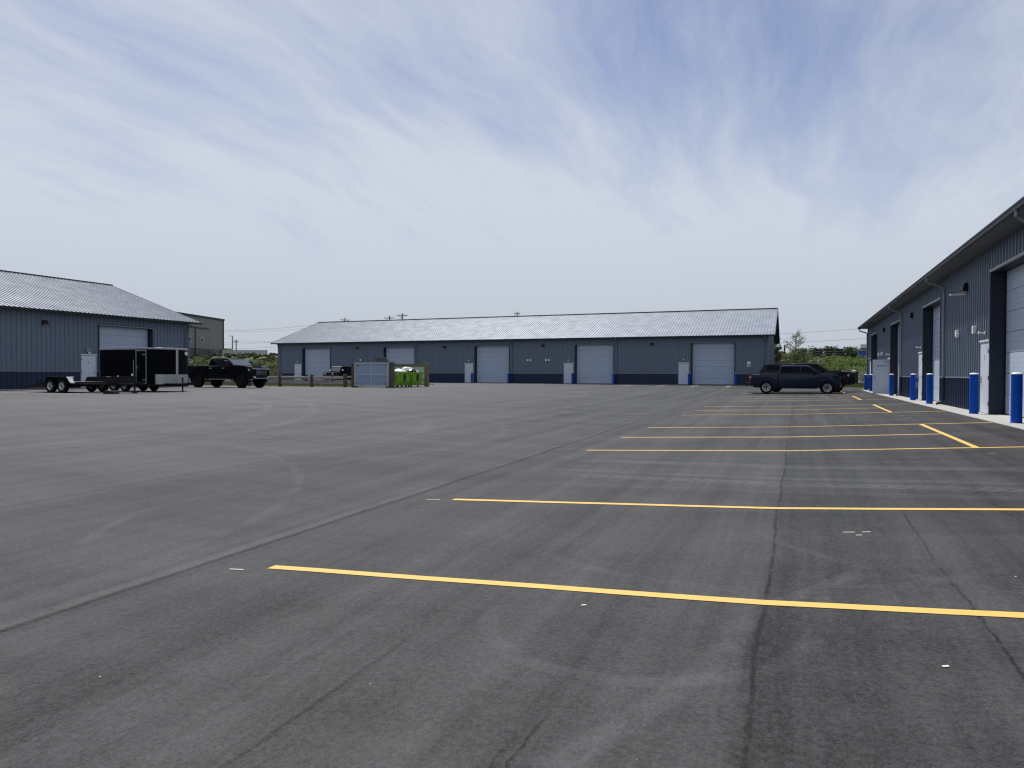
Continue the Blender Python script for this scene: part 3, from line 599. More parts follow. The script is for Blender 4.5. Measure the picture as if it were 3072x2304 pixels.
# ------------------------------------------------------------------ vehicles (x forward from the rear bumper, y=0 at the near side's mirror axis, z up)
def wheel_meshes(key, r, w, rim_r, style):
    k = 'wh' + key
    if k in _sheets: return _sheets[k]
    ty_ = MB().lathe([(rim_r, -w * .46), (rim_r + 0.015, -w * .5), (r - 0.05, -w * .5), (r - 0.012, -w * .43), (r, -w * .32), (r, w * .32), (r - 0.012, w * .43), (r - 0.05, w * .5), (rim_r + 0.015, w * .5), (rim_r, w * .46)], 'y', 36)
    for i in range(36):                                                  # tread blocks
        a = 2 * math.pi * i / 36; c, s = math.cos(a), math.sin(a)
        for yy in (-w * .25, w * .02):
            o = []
            for dr in (-0.01, 0.009):
                for da, dy in ((-0.055, 0), (0.055, 0), (0.055, w * .23), (-0.055, w * .23)):
                    o.append(((r + dr) * math.cos(a + da), yy + dy, (r + dr) * math.sin(a + da)))
            ty_.add(o, [(4, 5, 6, 7), (0, 1, 5, 4), (1, 2, 6, 5), (2, 3, 7, 6), (3, 0, 4, 7)])
    tm = ty_.mesh('tyre', 'tyre', smooth=True)
    dish = MB().lathe([(rim_r, -w * .44), (rim_r - 0.02, -w * .36), (rim_r - 0.035, -w * .1), (0.07, -w * .16), (0.06, -w * .34), (0.0, -w * .35)], 'y', 36)
    dish.lathe([(rim_r, w * .44), (rim_r - 0.03, w * .3), (0.08, w * .2), (0, w * .2)], 'y', 24)
    sp = MB()
    if style == 'alloy':
        dm = dish.mesh('rim', 'rim_b', smooth=True)
        sp.lathe([(rim_r + 0.004, -w * .455), (rim_r + 0.002, -w * .485), (rim_r - 0.022, -w * .475), (rim_r - 0.03, -w * .40)], 'y', 36)
        for i in range(6):
            a0 = 2 * math.pi * i / 6 + math.pi / 2
            for da in (-0.20, 0.20):
                o = []
                for rr, wd, ya in ((0.085, 0.016, -w * .33), (rim_r - 0.012, 0.020, -w * .455)):
                    a = a0 + da * (0.65 if rr < 0.1 else 1.0); c, s = math.cos(a), math.sin(a)
                    for q, yo in ((-wd, 0), (wd, 0), (wd, 0.03), (-wd, 0.03)): o.append((rr * c - q * s, ya + yo, rr * s + q * c))
                sp.add(o, [(0, 1, 5, 4), (1, 2, 6, 5), (2, 3, 7, 6), (3, 0, 4, 7), (4, 5, 6, 7)])
        sm = sp.mesh('spokes', 'rim_w')
    elif style == 'steel':
        dish = MB().lathe([(rim_r, -w * .44), (rim_r - 0.012, -w * .42), (rim_r - 0.03, -w * .2), (rim_r - 0.07, -w * .13), (0.065, -w * .22), (0.05, -w * .36), (0, -w * .37)], 'y', 32)
        dish.lathe([(rim_r, w * .44), (rim_r - 0.03, w * .3), (0.08, w * .2), (0, w * .2)], 'y', 24)
        dm = dish.mesh('rim', 'rim_w', smooth=True)
        for i in range(5):
            a = 2 * math.pi * i / 5 + 0.3; c, s = math.cos(a) * rim_r * .58, math.sin(a) * rim_r * .58
            sp.lathe([(0.033, -w * .215), (0.0, -w * .22)], 'y', 10, (c, 0, s))
        sp.lathe([(0.05, -w * .365), (0.03, -w * .44), (0, -w * .45)], 'y', 12)
        sm = sp.mesh('hub_holes', 'dark', fix=False)
    else:
        dm = dish.mesh('rim', 'rim_b', smooth=True)
        for i in range(8):
            a = 2 * math.pi * i / 8; c, s = math.cos(a), math.sin(a); o = []
            for rr, wd, ya in ((0.07, 0.02, -w * .30), (rim_r - 0.01, 0.026, -w * .44)):
                for q, yo in ((-wd, 0), (wd, 0), (wd, 0.03), (-wd, 0.03)): o.append((rr * c - q * s, ya + yo, rr * s + q * c))
            sp.add(o, [(0, 1, 5, 4), (1, 2, 6, 5), (2, 3, 7, 6), (3, 0, 4, 7)])
        sm = sp.mesh('spokes', 'rim_b')
    _sheets[k] = (tm, dm, sm); return _sheets[k]
def add_wheel(parent, x, y, r, w, rim_r, style, key, side, z0=0.0):
    tm, dm, sm = wheel_meshes(key, r, w, rim_r, style)
    e = bpy.data.objects.new('wheel', tm); COL.objects.link(e); e.parent = parent; e.location = (x, y, r + z0); e.rotation_euler = (0, 0.35 * x, 0 if side < 0 else math.pi)
    link('rim', dm, e); link(sm.name.split('.')[0], sm, e)
    return e
def arc_pts(cx, cz, r, a0, a1, n=10): return [(cx + r * math.cos(R(a0 + (a1 - a0) * i / n)), cz + r * math.sin(R(a0 + (a1 - a0) * i / n))) for i in range(n + 1)]

def pickup(loc, rz, p, label, name='pickup_truck'):
    """p: dims. Near side is -y."""
    v = thing(name, loc, label, 'pickup truck', rz); Lh, W2 = p['L'], p['W'] / 2; xr, xf, rt = p['xr'], p['xf'], p['r']
    sill, belt, hoodb, hoodf, bed = p['sill'], p['belt'], p['hoodb'], p['hoodf'], p['bed']; ra = rt + p['gap']; zc = rt
    cab0, cab1, wsb, rf0, rf1, rz_ = p['cab0'], p['cab1'], p['wsb'], p['rf0'], p['rf1'], p['roof']
    def arch(cx): 
        a = math.degrees(math.asin(max(-1, min(1, (sill - zc) / ra)))); return arc_pts(cx, zc, ra, 180 - a, a, 12)
    def shape(b, flare=0.0):
        for i, (x, y, z) in enumerate(b.v):
            k = 1.0
            if x > Lh - 0.75: k -= 0.13 * ((x - (Lh - 0.75)) / 0.75) ** 2
            if x < 0.25: k -= 0.03 * ((0.25 - x) / 0.25)
            if z > belt - 0.35: k -= 0.035 * ((z - (belt - 0.35)) / 0.35)
            if z < sill + 0.2: k -= 0.03 * ((sill + 0.2 - z) / 0.2)
            b.v[i] = (x, y * k, z)
        return b
    def loftbody(out, ys): 
        """sweep an outline across the width in slices so that it can be crowned"""
        b = MB(); n = len(out)
        for y in ys: b.v += [(q[0], y, q[1]) for q in out]
        b.f = [tuple(range(n)), tuple(range(len(ys) * n - 1, (len(ys) - 1) * n - 1, -1))]
        for j in range(len(ys) - 1): b.f += [(j * n + i, (j + 1) * n + i, (j + 1) * n + (i + 1) % n, j * n + (i + 1) % n) for i in range(n)]
        return b
    ys = [-W2, -W2 * .55, 0, W2 * .55, W2]
    # front part: cab lower, doors, bonnet
    out = [(cab0 + 0.012, sill + 0.02)] + arch(xf)[:0]
    out = [(cab0 + 0.012, sill + 0.0), (cab0 + 0.012, belt - 0.01), (wsb - 0.1, belt + 0.0), (wsb, hoodb), (wsb + 0.35, hoodb - 0.005), (Lh - 0.75, (hoodb + hoodf) / 2 + 0.02), (Lh - 0.35, hoodf + 0.015), (Lh - 0.16, hoodf - 0.03), (Lh - 0.10, hoodf - 0.12), (Lh - 0.08, p['bump1'] + 0.02), (Lh - 0.16, p['bump0'] + 0.12)] + [(q[0], q[1]) for q in arch(xf)[::-1]]
    b = shape(loftbody(out, ys)); b.obj('body', p['paint'], v, smooth=True, bevel=0.028, seg=2)
    # bed
    out = [(0.10, sill + 0.16), (0.07, bed - 0.1), (0.075, bed), (cab0 - 0.012, bed), (cab0 - 0.012, sill + 0.02)] + arch(xr)[::-1]
    b = shape(loftbody(out, ys)); b.obj('bed', p['paint'], v, smooth=True, bevel=0.022, seg=2)
    MB().box(0.3, Lh - 0.5, -W2 * .62, W2 * .62, sill - 0.02, sill + 0.25).obj('chassis', 'dark', v)
    MB().box(xr - ra, xr + ra, -W2 * .72, W2 * .72, sill + 0.2, zc + ra - 0.02).obj('wheel_well', 'dark', v)
    MB().box(xf - ra, xf + ra, -W2 * .70, W2 * .70, sill + 0.2, zc + ra - 0.02).obj('wheel_well', 'dark', v)
    for cx in (xr, xf):
        for s in (-1, 1):
            o = []
            A = arc_pts(cx, zc, ra + 0.055, 185, -5, 14); Bq = arc_pts(cx, zc, ra - 0.005, 185, -5, 14); n = len(A); yy = s * (W2 + 0.004)
            kk = 1 if cx == xr else 1
            b = MB(); b.v = [(q[0], yy, q[1]) for q in A] + [(q[0], yy, q[1]) for q in Bq] + [(q[0], yy - s * 0.10, q[1]) for q in A] + [(q[0], yy - s * 0.16, q[1]) for q in Bq]
            b.f = [(i, i + 1, i + 1 + n, i + n) for i in range(n - 1)] + [(i, i + 1, i + 1 + 2 * n, i + 2 * n) for i in range(n - 1)] + [(i + n, i + 1 + n, i + 1 + 3 * n, i + 3 * n) for i in range(n - 1)]
            b.obj('wheel_arch_trim', p.get('archm', 'plast'), v, smooth=True)
    # greenhouse
    yb, yt = W2 * 0.955, W2 * 0.76
    def yw(z): return yb + (yt - yb) * (z - belt) / (rz_ - belt)
    out = [(cab0 + 0.03, belt - 0.03), (rf0 - 0.05, rz_ - 0.09), (rf0 + 0.06, rz_ - 0.012), (rf0 + 0.5, rz_ + 0.004), (rf1 - 0.4, rz_ + 0.002), (rf1 - 0.02, rz_ - 0.03), (rf1 + 0.06, rz_ - 0.075), (wsb + 0.02, hoodb - 0.02), (wsb - 0.05, belt - 0.03)]
    b = MB(); n = len(out)
    for q in (-1, -0.5, 0, 0.5, 1): b.v += [(a, q * yw(z), z + (0.018 * (1 - q * q) if z > rz_ - 0.1 else 0)) for a, z in out]
    b.f = [tuple(range(n)), tuple(range(5 * n - 1, 4 * n - 1, -1))]
    for j in range(4): b.f += [(j * n + i, (j + 1) * n + i, (j + 1) * n + (i + 1) % n, j * n + (i + 1) % n) for i in range(n)]
    cabo = b.obj('cab', p['paint'], v, smooth=True, bevel=0.045, seg=3)
    zt, zb = rz_ - 0.10, belt + 0.03; db = p['bpillar']
    def xa(z): return cab0 + 0.16 + (rf0 - cab0 - 0.10) * (z - zb) / (zt - zb)
    def xb(z): return wsb - 0.12 + (rf1 - wsb - 0.02) * (z - zb) / (zt - zb)
    for s in (-1, 1):
        for poly in ([(xa(zb), zb), (db - 0.035, zb), (db - 0.035, zt), (xa(zt), zt)], [(db + 0.035, zb), (xb(zb), zb), (xb(zt), zt), (db + 0.035, zt)]):
            b = MB(); b.v = [(x, s * (yw(z) + 0.006), z) for x, z in poly] + [(x, s * (yw(z) - 0.02), z) for x, z in poly]
            b.f = [(0, 1, 2, 3), (4, 5, 6, 7)] + [(i, (i + 1) % 4, (i + 1) % 4 + 4, i + 4) for i in range(4)]; b.obj('side_window', 'glass', cabo)
        MB().add([(x, s * (W2 * .998 - 0.004 + dy), z) for dy in (0, 0.012) for x, z in ((cab0 + 0.1, belt - 0.025), (wsb - 0.12, belt - 0.025), (wsb - 0.12, belt - 0.005), (cab0 + 0.1, belt - 0.005))], [(0, 1, 2, 3), (4, 5, 6, 7), (0, 1, 5, 4), (2, 3, 7, 6)]).obj('belt_moulding', p.get('beltm', 'plast'), v)
    # windscreen, following the rake
    e = 0.012; ws = []
    for (f, yk) in ((0.06, .94), (0.95, .95)):
        x = wsb + 0.02 + (rf1 + 0.06 - wsb - 0.02) * f; z = hoodb - 0.02 + (rz_ - 0.075 - hoodb + 0.02) * f
        for q in (-1, -.5, 0, .5, 1): ws.append((x + e + 0.02 * (1 - q * q), q * yw(z) * yk, z + e))
    MB().add(ws + [(x - 0.02, y, z - 0.02) for x, y, z in ws], [(i, i + 1, i + 6, i + 5) for i in range(4)] + [(i + 10, i + 11, i + 16, i + 15) for i in range(4)]).obj('windshield', 'wind', cabo, smooth=True)
    MB().add([(cab0 + 0.03 + (rf0 - 0.05 - cab0 - 0.03) * f - 0.01 - d_, s * yw(belt + (rz_ - belt) * f) * .85, belt + (rz_ - belt) * f) for d_ in (0, 0.01) for f, s in ((.12, -1), (.12, 1), (.86, 1), (.86, -1))], [(0, 1, 2, 3), (4, 5, 6, 7)]).obj('rear_window', 'glass', cabo)
    # door shut lines and handles
    for s in (-1, 1):
        for xd in (cab0 + 0.05, db, wsb - 0.28):
            MB().box(xd - 0.004, xd + 0.004, min(s * (W2 - 0.006), s * (W2 + 0.001)), max(s * (W2 - 0.006), s * (W2 + 0.001)), sill + 0.12, belt - 0.08).obj('door_gap', 'dark', v)
        for xd in (cab0 + 0.18, db + 0.15):
            MB().box(xd, xd + 0.22, min(s * (W2 - 0.008), s * (W2 + 0.035)), max(s * (W2 - 0.008), s * (W2 + 0.035)), belt - 0.19, belt - 0.155).obj('door_handle', p.get('handm', p['paint']), v, bevel=0.008, seg=1)
        b = MB(); xm = wsb - 0.42; b.box(xm - 0.10, xm + 0.08, min(s * (W2 + 0.06), s * (W2 + 0.28)), max(s * (W2 + 0.06), s * (W2 + 0.28)), belt + 0.0, belt + 0.0 + p['mirh']); b.box(xm - 0.03, xm + 0.03, min(s * (W2 - 0.08), s * (W2 + 0.07)), max(s * (W2 - 0.08), s * (W2 + 0.07)), belt + 0.02, belt + 0.10)
        mo = b.obj('side_mirror', p.get('mirm', 'plast'), v, bevel=0.03, seg=2, smooth=True)
        if p.get('mirtop'): MB().box(xm - 0.09, xm + 0.085, min(s * (W2 + 0.07), s * (W2 + 0.27)), max(s * (W2 + 0.07), s * (W2 + 0.27)), belt + p['mirh'] - 0.02, belt + p['mirh'] + 0.025).obj('mirror_cap', 'chrome', mo, bevel=0.01, seg=1)
        MB().box(cab0 + 0.25, wsb - 0.25, min(s * (W2 - 0.08), s * (W2 + 0.07)), max(s * (W2 - 0.08), s * (W2 + 0.07)), sill - 0.07, sill - 0.02).obj('running_board', p.get('boardm', 'plast'), v)
        # lamps
        b = MB(); xh = Lh - 0.13; hz = p['head']
        y0_, y1_ = W2 * 0.53, W2 * 0.90
        b.add([(xh + 0.035, s * y0_, hz[0]), (xh - 0.07, s * y1_, hz[0] + .02), (xh - 0.24, s * (y1_ + 0.035), hz[1] - 0.04), (xh - 0.07, s * y1_, hz[1]), (xh + 0.035, s * y0_, hz[1] - 0.01), (xh - 0.12, s * y0_, hz[0]), (xh - 0.12, s * y0_, hz[1])], [(0, 1, 3, 4), (1, 2, 3), (0, 4, 6, 5), (0, 1, 5), (3, 4, 6)])
        b.obj('headlight', 'lamp', v)
        MB().box(0.055, 0.16, min(s * (W2 - 0.17), s * (W2 - 0.015)), max(s * (W2 - 0.17), s * (W2 - 0.015)), bed - 0.48, bed - 0.10).obj('tail_light', 'red', v, bevel=0.012, seg=1)
        MB().box(0.05, 0.165, min(s * (W2 - 0.17), s * (W2 - 0.012)), max(s * (W2 - 0.17), s * (W2 - 0.012)), bed - 0.32, bed - 0.23).obj('reverse_light', 'lamp', v)
    g0, g1 = p['grille']
    gr = MB().box(Lh - 0.14, Lh - 0.045, -W2 * .50, W2 * .50, g0, g1).obj('grille', 'plast', v, bevel=0.015, seg=1)
    for i in range(p.get('bars', 4)):
        z = g0 + (g1 - g0) * (i + 0.7) / p.get('bars', 4); MB().box(Lh - 0.06, Lh - 0.03, -W2 * .49, W2 * .49, z - 0.018, z + 0.012).obj('grille_bar', p.get('barm', 'plast'), gr)
    if p.get('topbar'): MB().box(Lh - 0.10, Lh - 0.025, -W2 * .80, W2 * .80, g1 - 0.01, g1 + 0.055).obj('grille_top_bar', 'chrome', gr, bevel=0.012, seg=1)
    bf = MB(); bf.prism([(Lh - 0.42, -W2 * .97), (Lh - 0.12, -W2 * .86), (Lh - 0.0, -W2 * .5), (Lh, 0), (Lh - 0.0, W2 * .5), (Lh - 0.12, W2 * .86), (Lh - 0.42, W2 * .97), (Lh - 0.3, 0)], 'z', p['bump0'], p['bump1'])
    bfo = bf.obj('front_bumper', p.get('bumpm', p['paint']), v, bevel=0.03, seg=2, smooth=True)
    if p.get('skid'):
        MB().box(Lh - 0.06, Lh + 0.015, -W2 * .66, W2 * .66, p['bump0'] + 0.03, p['bump0'] + 0.09).obj('bumper_insert', 'chrome', bfo, bevel=0.01, seg=1)
        for s in (-1, 1): MB().box(Lh - 0.1, Lh + 0.01, min(s * W2 * .56, s * W2 * .74), max(s * W2 * .56, s * W2 * .74), p['bump0'] + 0.10, p['bump0'] + 0.2).obj('fog_light', 'lamp', bfo)
    MB().prism([(-0.02, -W2 * .8), (-0.02, W2 * .8), (0.12, W2 * .97), (0.2, W2 * .97), (0.2, -W2 * .97), (0.12, -W2 * .97)], 'z', sill + 0.10, sill + 0.32).obj('rear_bumper', p.get('rbumpm', 'plast'), v, bevel=0.02, seg=1)
    for cx in (xr, xf):
        for s in (-1, 1): add_wheel(v, cx, s * (W2 - p['tw'] / 2 - 0.01), rt, p['tw'], p['rim'], p['style'], p['key'], s)
        MB().tube([(cx, -W2 + .3, rt), (cx, W2 - .3, rt)], 0.06, 8).obj('axle', 'dark', v)
    return v

P1 = dict(L=5.82, W=2.0, xr=1.145, xf=4.93, r=0.41, gap=0.075, sill=0.42, belt=1.375, hoodb=1.375, hoodf=1.22, bed=1.37, cab0=1.90, cab1=4.6, wsb=4.58, rf0=2.05, rf1=3.82, roof=1.905, bpillar=3.28, mirh=0.22,
          head=(0.98, 1.17), grille=(0.70, 1.14), bump0=0.46, bump1=0.72, tw=0.27, rim=0.265, style='alloy', key='a', paint='paint_b', bars=3, rbumpm='plast', bumpm='paint_b', archm='paint_b')
zt_ = -0.06
tr1 = pickup((-3.12, 51.9, 0), 0, P1, 'dark blue crew cab pickup with silver spoked alloy wheels parked on the yellow lines')
tr1.location.z = max(lot_z(1.8, 50.95), lot_z(-2, 50.95)) - 0.03
MB().add([(x, -1.0 * 0.985 - 0.012 - dy, z) for dy in (0, .004) for x, z in ((0.25, 1.27), (0.72, 1.27), (0.72, 1.31), (0.25, 1.31))], [(0, 1, 2, 3), (4, 5, 6, 7)]).obj('bed_decal', 'decal', tr1)
P2 = dict(P1); P2.update(L=6.25, W=2.03, xr=1.25, xf=5.22, r=0.42, sill=0.50, belt=1.45, hoodb=1.55, hoodf=1.42, bed=1.45, cab0=2.25, wsb=4.75, rf0=2.40, rf1=4.05, roof=2.07, bpillar=3.45, mirh=0.30, head=(0.98, 1.30), grille=(0.78, 1.30), bump0=0.55, bump1=0.80, paint='paint_g', style='dark', key='b', bumpm='plast', archm='plast')
tr2 = pickup((-2.70, 55.3, 0), 0, P2, 'dark graphite pickup with bed topper and brush guard parked behind the blue pickup'); tr2.location.z = max(lot_z(2.2, 54.4), lot_z(-1.6, 54.4)) - 0.02
b = MB(); W2 = 0.985
for x, z, w_ in ((0.10, 1.46, W2), (0.42, 1.99, W2 * .84), (0.55, 2.03, W2 * .8), (2.30, 2.03, W2 * .8), (2.36, 1.98, W2 * .84), (2.38, 1.46, W2)): b.v += [(x, -w_, z), (x, w_, z)]
b.f = [(0, 2, 4, 6, 8, 10), (11, 9, 7, 5, 3, 1)] + [(2 * i, 2 * i + 1, 2 * i + 3, 2 * i + 2) for i in range(5)] + [(10, 11, 1, 0)]
tp = b.obj('bed_topper', 'paint_g', tr2, smooth=True, bevel=0.03, seg=2)
for s in (-1, 1):
    q = [(0.50, 1.54), (2.2, 1.54), (2.2, 1.93), (0.68, 1.93)]; MB().add([(x, s * (W2 + (W2 * .84 - W2) * (z - 1.46) / .53 + 0.006 - dy), z) for dy in (0, .02) for x, z in q], [(0, 1, 2, 3), (4, 5, 6, 7)] + [(i, (i + 1) % 4, (i + 1) % 4 + 4, i + 4) for i in range(4)]).obj('topper_window', 'glass', tp)
MB().box(0.75, 0.95, -0.2, 0.2, 2.03, 2.12).obj('roof_light', 'plast', tp, bevel=0.02, seg=1)
b = MB()
for z in (0.75, 1.02, 1.34): b.tube([(6.12, -0.86, z), (6.33, -0.62, z), (6.36, 0, z), (6.33, 0.62, z), (6.12, 0.86, z)], 0.030, 8)
for y in (-0.62, -0.25, 0.25, 0.62): b.tube([(6.33, y, 0.58), (6.35, y, 1.36)], 0.03, 8)
b.obj('brush_guard', 'dark', tr2, smooth=True)
for s in (-1, 1): MB().lathe([(0, 0.10), (0.09, 0.09), (0.11, 0.0), (0.08, -0.1), (0, -0.12)], 'x', 14, (6.38, s * 0.45, 1.48)).obj('spot_light', 'lamp', tr2, smooth=True)
b = MB(); b.box(-0.95, -0.15, -0.75, 0.75, 0.60, 0.66); b.box(-0.95, -0.90, -0.75, 0.75, 0.66, 0.76); b.tube([(-0.15, 0, 0.6), (0.3, 0, 0.55)], 0.04, 6); b.tube([(-0.82, -0.6, 0.62), (-0.80, -0.6, 0.28)], 0.02, 6); b.obj('hitch_carrier', 'dark', tr2)
b = MB(); b.box(-0.35, -0.05, -0.25, 0.25, 0.36, 0.50); b.obj('hitch_step', 'dark', tr2)

P3 = dict(P1); P3.update(L=6.15, W=2.06, xr=1.18, xf=5.17, r=0.475, gap=0.07, sill=0.66, belt=1.56, hoodb=1.60, hoodf=1.50, bed=1.56, cab0=2.22, wsb=4.52, rf0=2.34, rf1=3.90, roof=2.10, bpillar=3.40, mirh=0.34, head=(1.05, 1.36), grille=(0.92, 1.32), bump0=0.62, bump1=0.90, tw=0.31, rim=0.27, style='dark', key='c', paint='paint_k', bars=4, barm='chrome', topbar=True, skid=True, handm='chrome', mirtop=True, boardm='alu', beltm='chrome', bumpm='paint_k', archm='paint_k')
tr3 = pickup((-35.9 - 5.17, 39.35, lot_z(-37, 38.4) - 0.01), 0, P3, 'lifted black crew cab pickup with chrome grille bars parked beside the cargo trailer')
MB().prism([(4.75, -0.5), (5.85, -0.36), (5.85, 0.36), (4.75, 0.5)], 'z', 1.50, 1.605).obj('hood_scoop', 'paint_k', tr3, bevel=0.04, seg=2, smooth=True)
for y in (-0.5, -0.25, 0, 0.25, 0.5): MB().box(3.72, 3.84, y - 0.05, y + 0.05, 2.10, 2.135).obj('cab_marker_light', 'plast', tr3)

# ---- black off-road utility vehicle nosed towards the timber fence
jp = thing('off_road_car', (-49.4, 70.6, lot_z(-49.4, 68)), 'black boxy off-road car with flat windshield parked behind the timber rail fence', 'car', R(-90))
b = MB(); b.prism([(0.25, 0.55), (0.2, 1.28), (3.0, 1.28), (3.05, 1.22), (4.05, 1.14), (4.1, 1.05), (4.1, 0.55)], 'y', -0.72, 0.72); b.obj('body', 'paint_k', jp, bevel=0.03, seg=2, smooth=True)
MB().prism([(0.22, 1.28), (0.28, 1.84), (2.45, 1.86), (2.55, 1.83), (2.98, 1.29)], 'y', -0.70, 0.70).obj('hard_top', 'paint_k', jp, bevel=0.03, seg=2, smooth=True)
MB().add([(x, y, z) for dx in (0, 0.015) for x, y, z in ((2.97 + dx, -.64, 1.33), (2.97 + dx, .64, 1.33), (2.585 + dx, .62, 1.80), (2.585 + dx, -.62, 1.80))], [(0, 1, 2, 3), (4, 5, 6, 7), (0, 1, 5, 4), (2, 3, 7, 6)]).obj('windshield', 'wind', jp)
b = MB(); b.add([(2.60, -.66, 1.80), (2.60, .66, 1.80), (2.55, .66, 1.87), (2.55, -.66, 1.87), (2.63, -.66, 1.81), (2.63, .66, 1.81)], [(4, 5, 2, 3), (0, 1, 5, 4)]); b.obj('windshield_header', 'trim_l', jp)
for s in (-1, 1):
    for xa_, xb_ in ((0.5, 1.35), (1.5, 2.5)): MB().box(xa_, xb_, min(s * .70, s * .706), max(s * .70, s * .706), 1.36, 1.76).obj('side_window', 'glass', jp)
    for cx in (0.85, 3.45):
        MB().prism([(cx - 0.52, 0.78), (cx - 0.40, 0.98), (cx + 0.40, 0.98), (cx + 0.56, 0.72), (cx + 0.52, 0.70), (cx + 0.36, 0.92), (cx - 0.36, 0.92), (cx - 0.48, 0.76)], 'y', min(s * .70, s * .95), max(s * .70, s * .95)).obj('fender_flare', 'plast', jp)
        add_wheel(jp, cx, s * 0.80, 0.42, 0.27, 0.23, 'dark', 'j', s)
    MB().lathe([(0, 0.03), (0.085, 0.02), (0.095, -0.03)], 'x', 18, (4.12, s * .50, 0.97)).obj('headlight', 'lamp', jp, smooth=True)
    MB().box(2.62, 2.74, min(s * .78, s * .96), max(s * .78, s * .96), 1.34, 1.52).obj('side_mirror', 'chrome', jp, bevel=0.02, seg=1)
gr = MB().box(4.09, 4.125, -.40, .40, 0.72, 1.10).obj('grille', 'paint_k', jp, bevel=0.01, seg=1)
for i in range(7): MB().box(4.12, 4.13, -.34 + i * .1, -.28 + i * .1, 0.78, 1.04).obj('grille_slot', 'dark', gr)
MB().box(4.15, 4.32, -.80, .80, 0.55, 0.68).obj('front_bumper', 'plast', jp, bevel=0.02, seg=1)
b = MB(); b.tube([(3.06, -.6, 1.30), (3.06, .6, 1.30)], 0.02, 6); b.obj('cowl_panel', 'plast', jp)

# ---- enclosed cargo trailer (x forward; near side -y)
ct = thing('cargo_trailer', (-36.3, 29.06, lot_z(-34, 28) + 0.0), 'black enclosed cargo trailer with silver stone guard parked between flatbed and pickup', 'trailer')
Wt = 1.06; plan = [(0, -Wt), (4.3, -Wt), (4.46, -Wt * .75), (4.66, 0), (4.46, Wt * .75), (4.3, Wt), (0, Wt)]
MB().prism(plan, 'z', 0.40, 2.34).obj('body', 'trailer_k', ct, bevel=0.015, seg=1)
pl2 = [(x + (0.012 if x > 1 else -0.012), y * 1.012) for x, y in plan]
MB().prism(pl2, 'z', 2.30, 2.40).obj('roof_trim', 'alu', ct, bevel=0.01, seg=1)
MB().prism(pl2, 'z', 0.36, 0.41).obj('bottom_rail', 'dark', ct)
sg_ = [(4.22, -Wt - 0.006), (4.31, -Wt - 0.006), (4.475, -Wt * .75), (4.675, 0), (4.475, Wt * .75), (4.31, Wt + 0.006), (4.22, Wt + 0.006), (4.22, Wt - 0.1), (4.2, 0), (4.22, -Wt + 0.1)]
MB().prism(sg_, 'z', 0.415, 0.95).obj('stone_guard', 'alu', ct)
MB().prism([(4.60, -0.09), (4.675, -0.055), (4.69, 0), (4.675, 0.055), (4.60, 0.09)], 'z', 0.955, 2.295).obj('nose_strip', 'alu', ct)
do = MB().box(2.84, 3.56, -Wt - 0.012, -Wt + 0.01, 0.46, 2.24).obj('side_door', 'trailer_k', ct)
b = MB()
for a in ((2.80, 2.85, .44, 2.27), (3.55, 3.60, .44, 2.27), (2.85, 3.55, 2.22, 2.27), (2.85, 3.55, .44, .48)): b.box(a[0], a[1], -Wt - 0.022, -Wt, a[2], a[3])
b.obj('door_trim', 'alu', do)
for z in (0.62, 2.0): MB().box(3.32, 3.62, -Wt - 0.034, -Wt - 0.0125, z, z + 0.05).obj('strap_hinge', 'alu', do)
b = MB(); b.tube([(2.68, -Wt - 0.03, 0.8), (2.66, -Wt - 0.05, 1.2), (2.66, -Wt - 0.03, 1.75)], 0.016, 6); b.obj('grab_bar', 'alu', ct)
MB().box(2.88, 2.94, -Wt - 0.04, -Wt - 0.0125, 1.25, 1.42).obj('door_latch', 'steel', do)
for s in (-1, 1):
    MB().prism([(0.45, .52), (0.6, .80), (2.25, .80), (2.4, .52), (2.34, .52), (2.2, .77), (.65, .77), (.51, .52)], 'y', min(s * (Wt + 0.002), s * (Wt + .06)), max(s * (Wt + .002), s * (Wt + .06))).obj('fender', 'alu' if s > 0 else 'dark', ct)
    for x in (1.0, 1.85): add_wheel(ct, x, s * 0.93, 0.34, 0.2, 0.20, 'steel', 'ts', s)
MB().box(0.5, 4.2, -0.85, 0.85, 0.28, 0.38).obj('underframe', 'dark', ct)
b = MB(); b.tube([(4.3, -0.8, 0.42), (5.55, -0.04, 0.42)], 0.05, 6); b.tube([(4.3, 0.8, 0.42), (5.55, 0.04, 0.42)], 0.05, 6); b.box(5.4, 5.75, -0.06, 0.06, 0.40, 0.52); b.obj('tongue', 'dark', ct)
b = MB(); b.tube([(5.05, 0, 0.03), (5.05, 0, 0.78)], 0.04, 8); b.tube([(5.05, 0, 0.72), (5.05, -0.16, 0.74), (5.05, -0.17, 0.82)], 0.016, 6); b.box(4.92, 5.18, -0.09, 0.09, 0.0, 0.03); b.obj('jack', 'dark', ct)
MB().lathe([(0, -0.0), (0.10, -0.01), (0.11, 0.03)], 'x', 16, (4.53, 0.72, 2.12)).obj('vent_cap', 'white', ct, fix=True)
for x in (0.06, 4.22): MB().box(x, x + 0.08, -Wt - 0.035, -Wt - 0.016, 2.32, 2.37).obj('marker_light', 'lamp', ct)

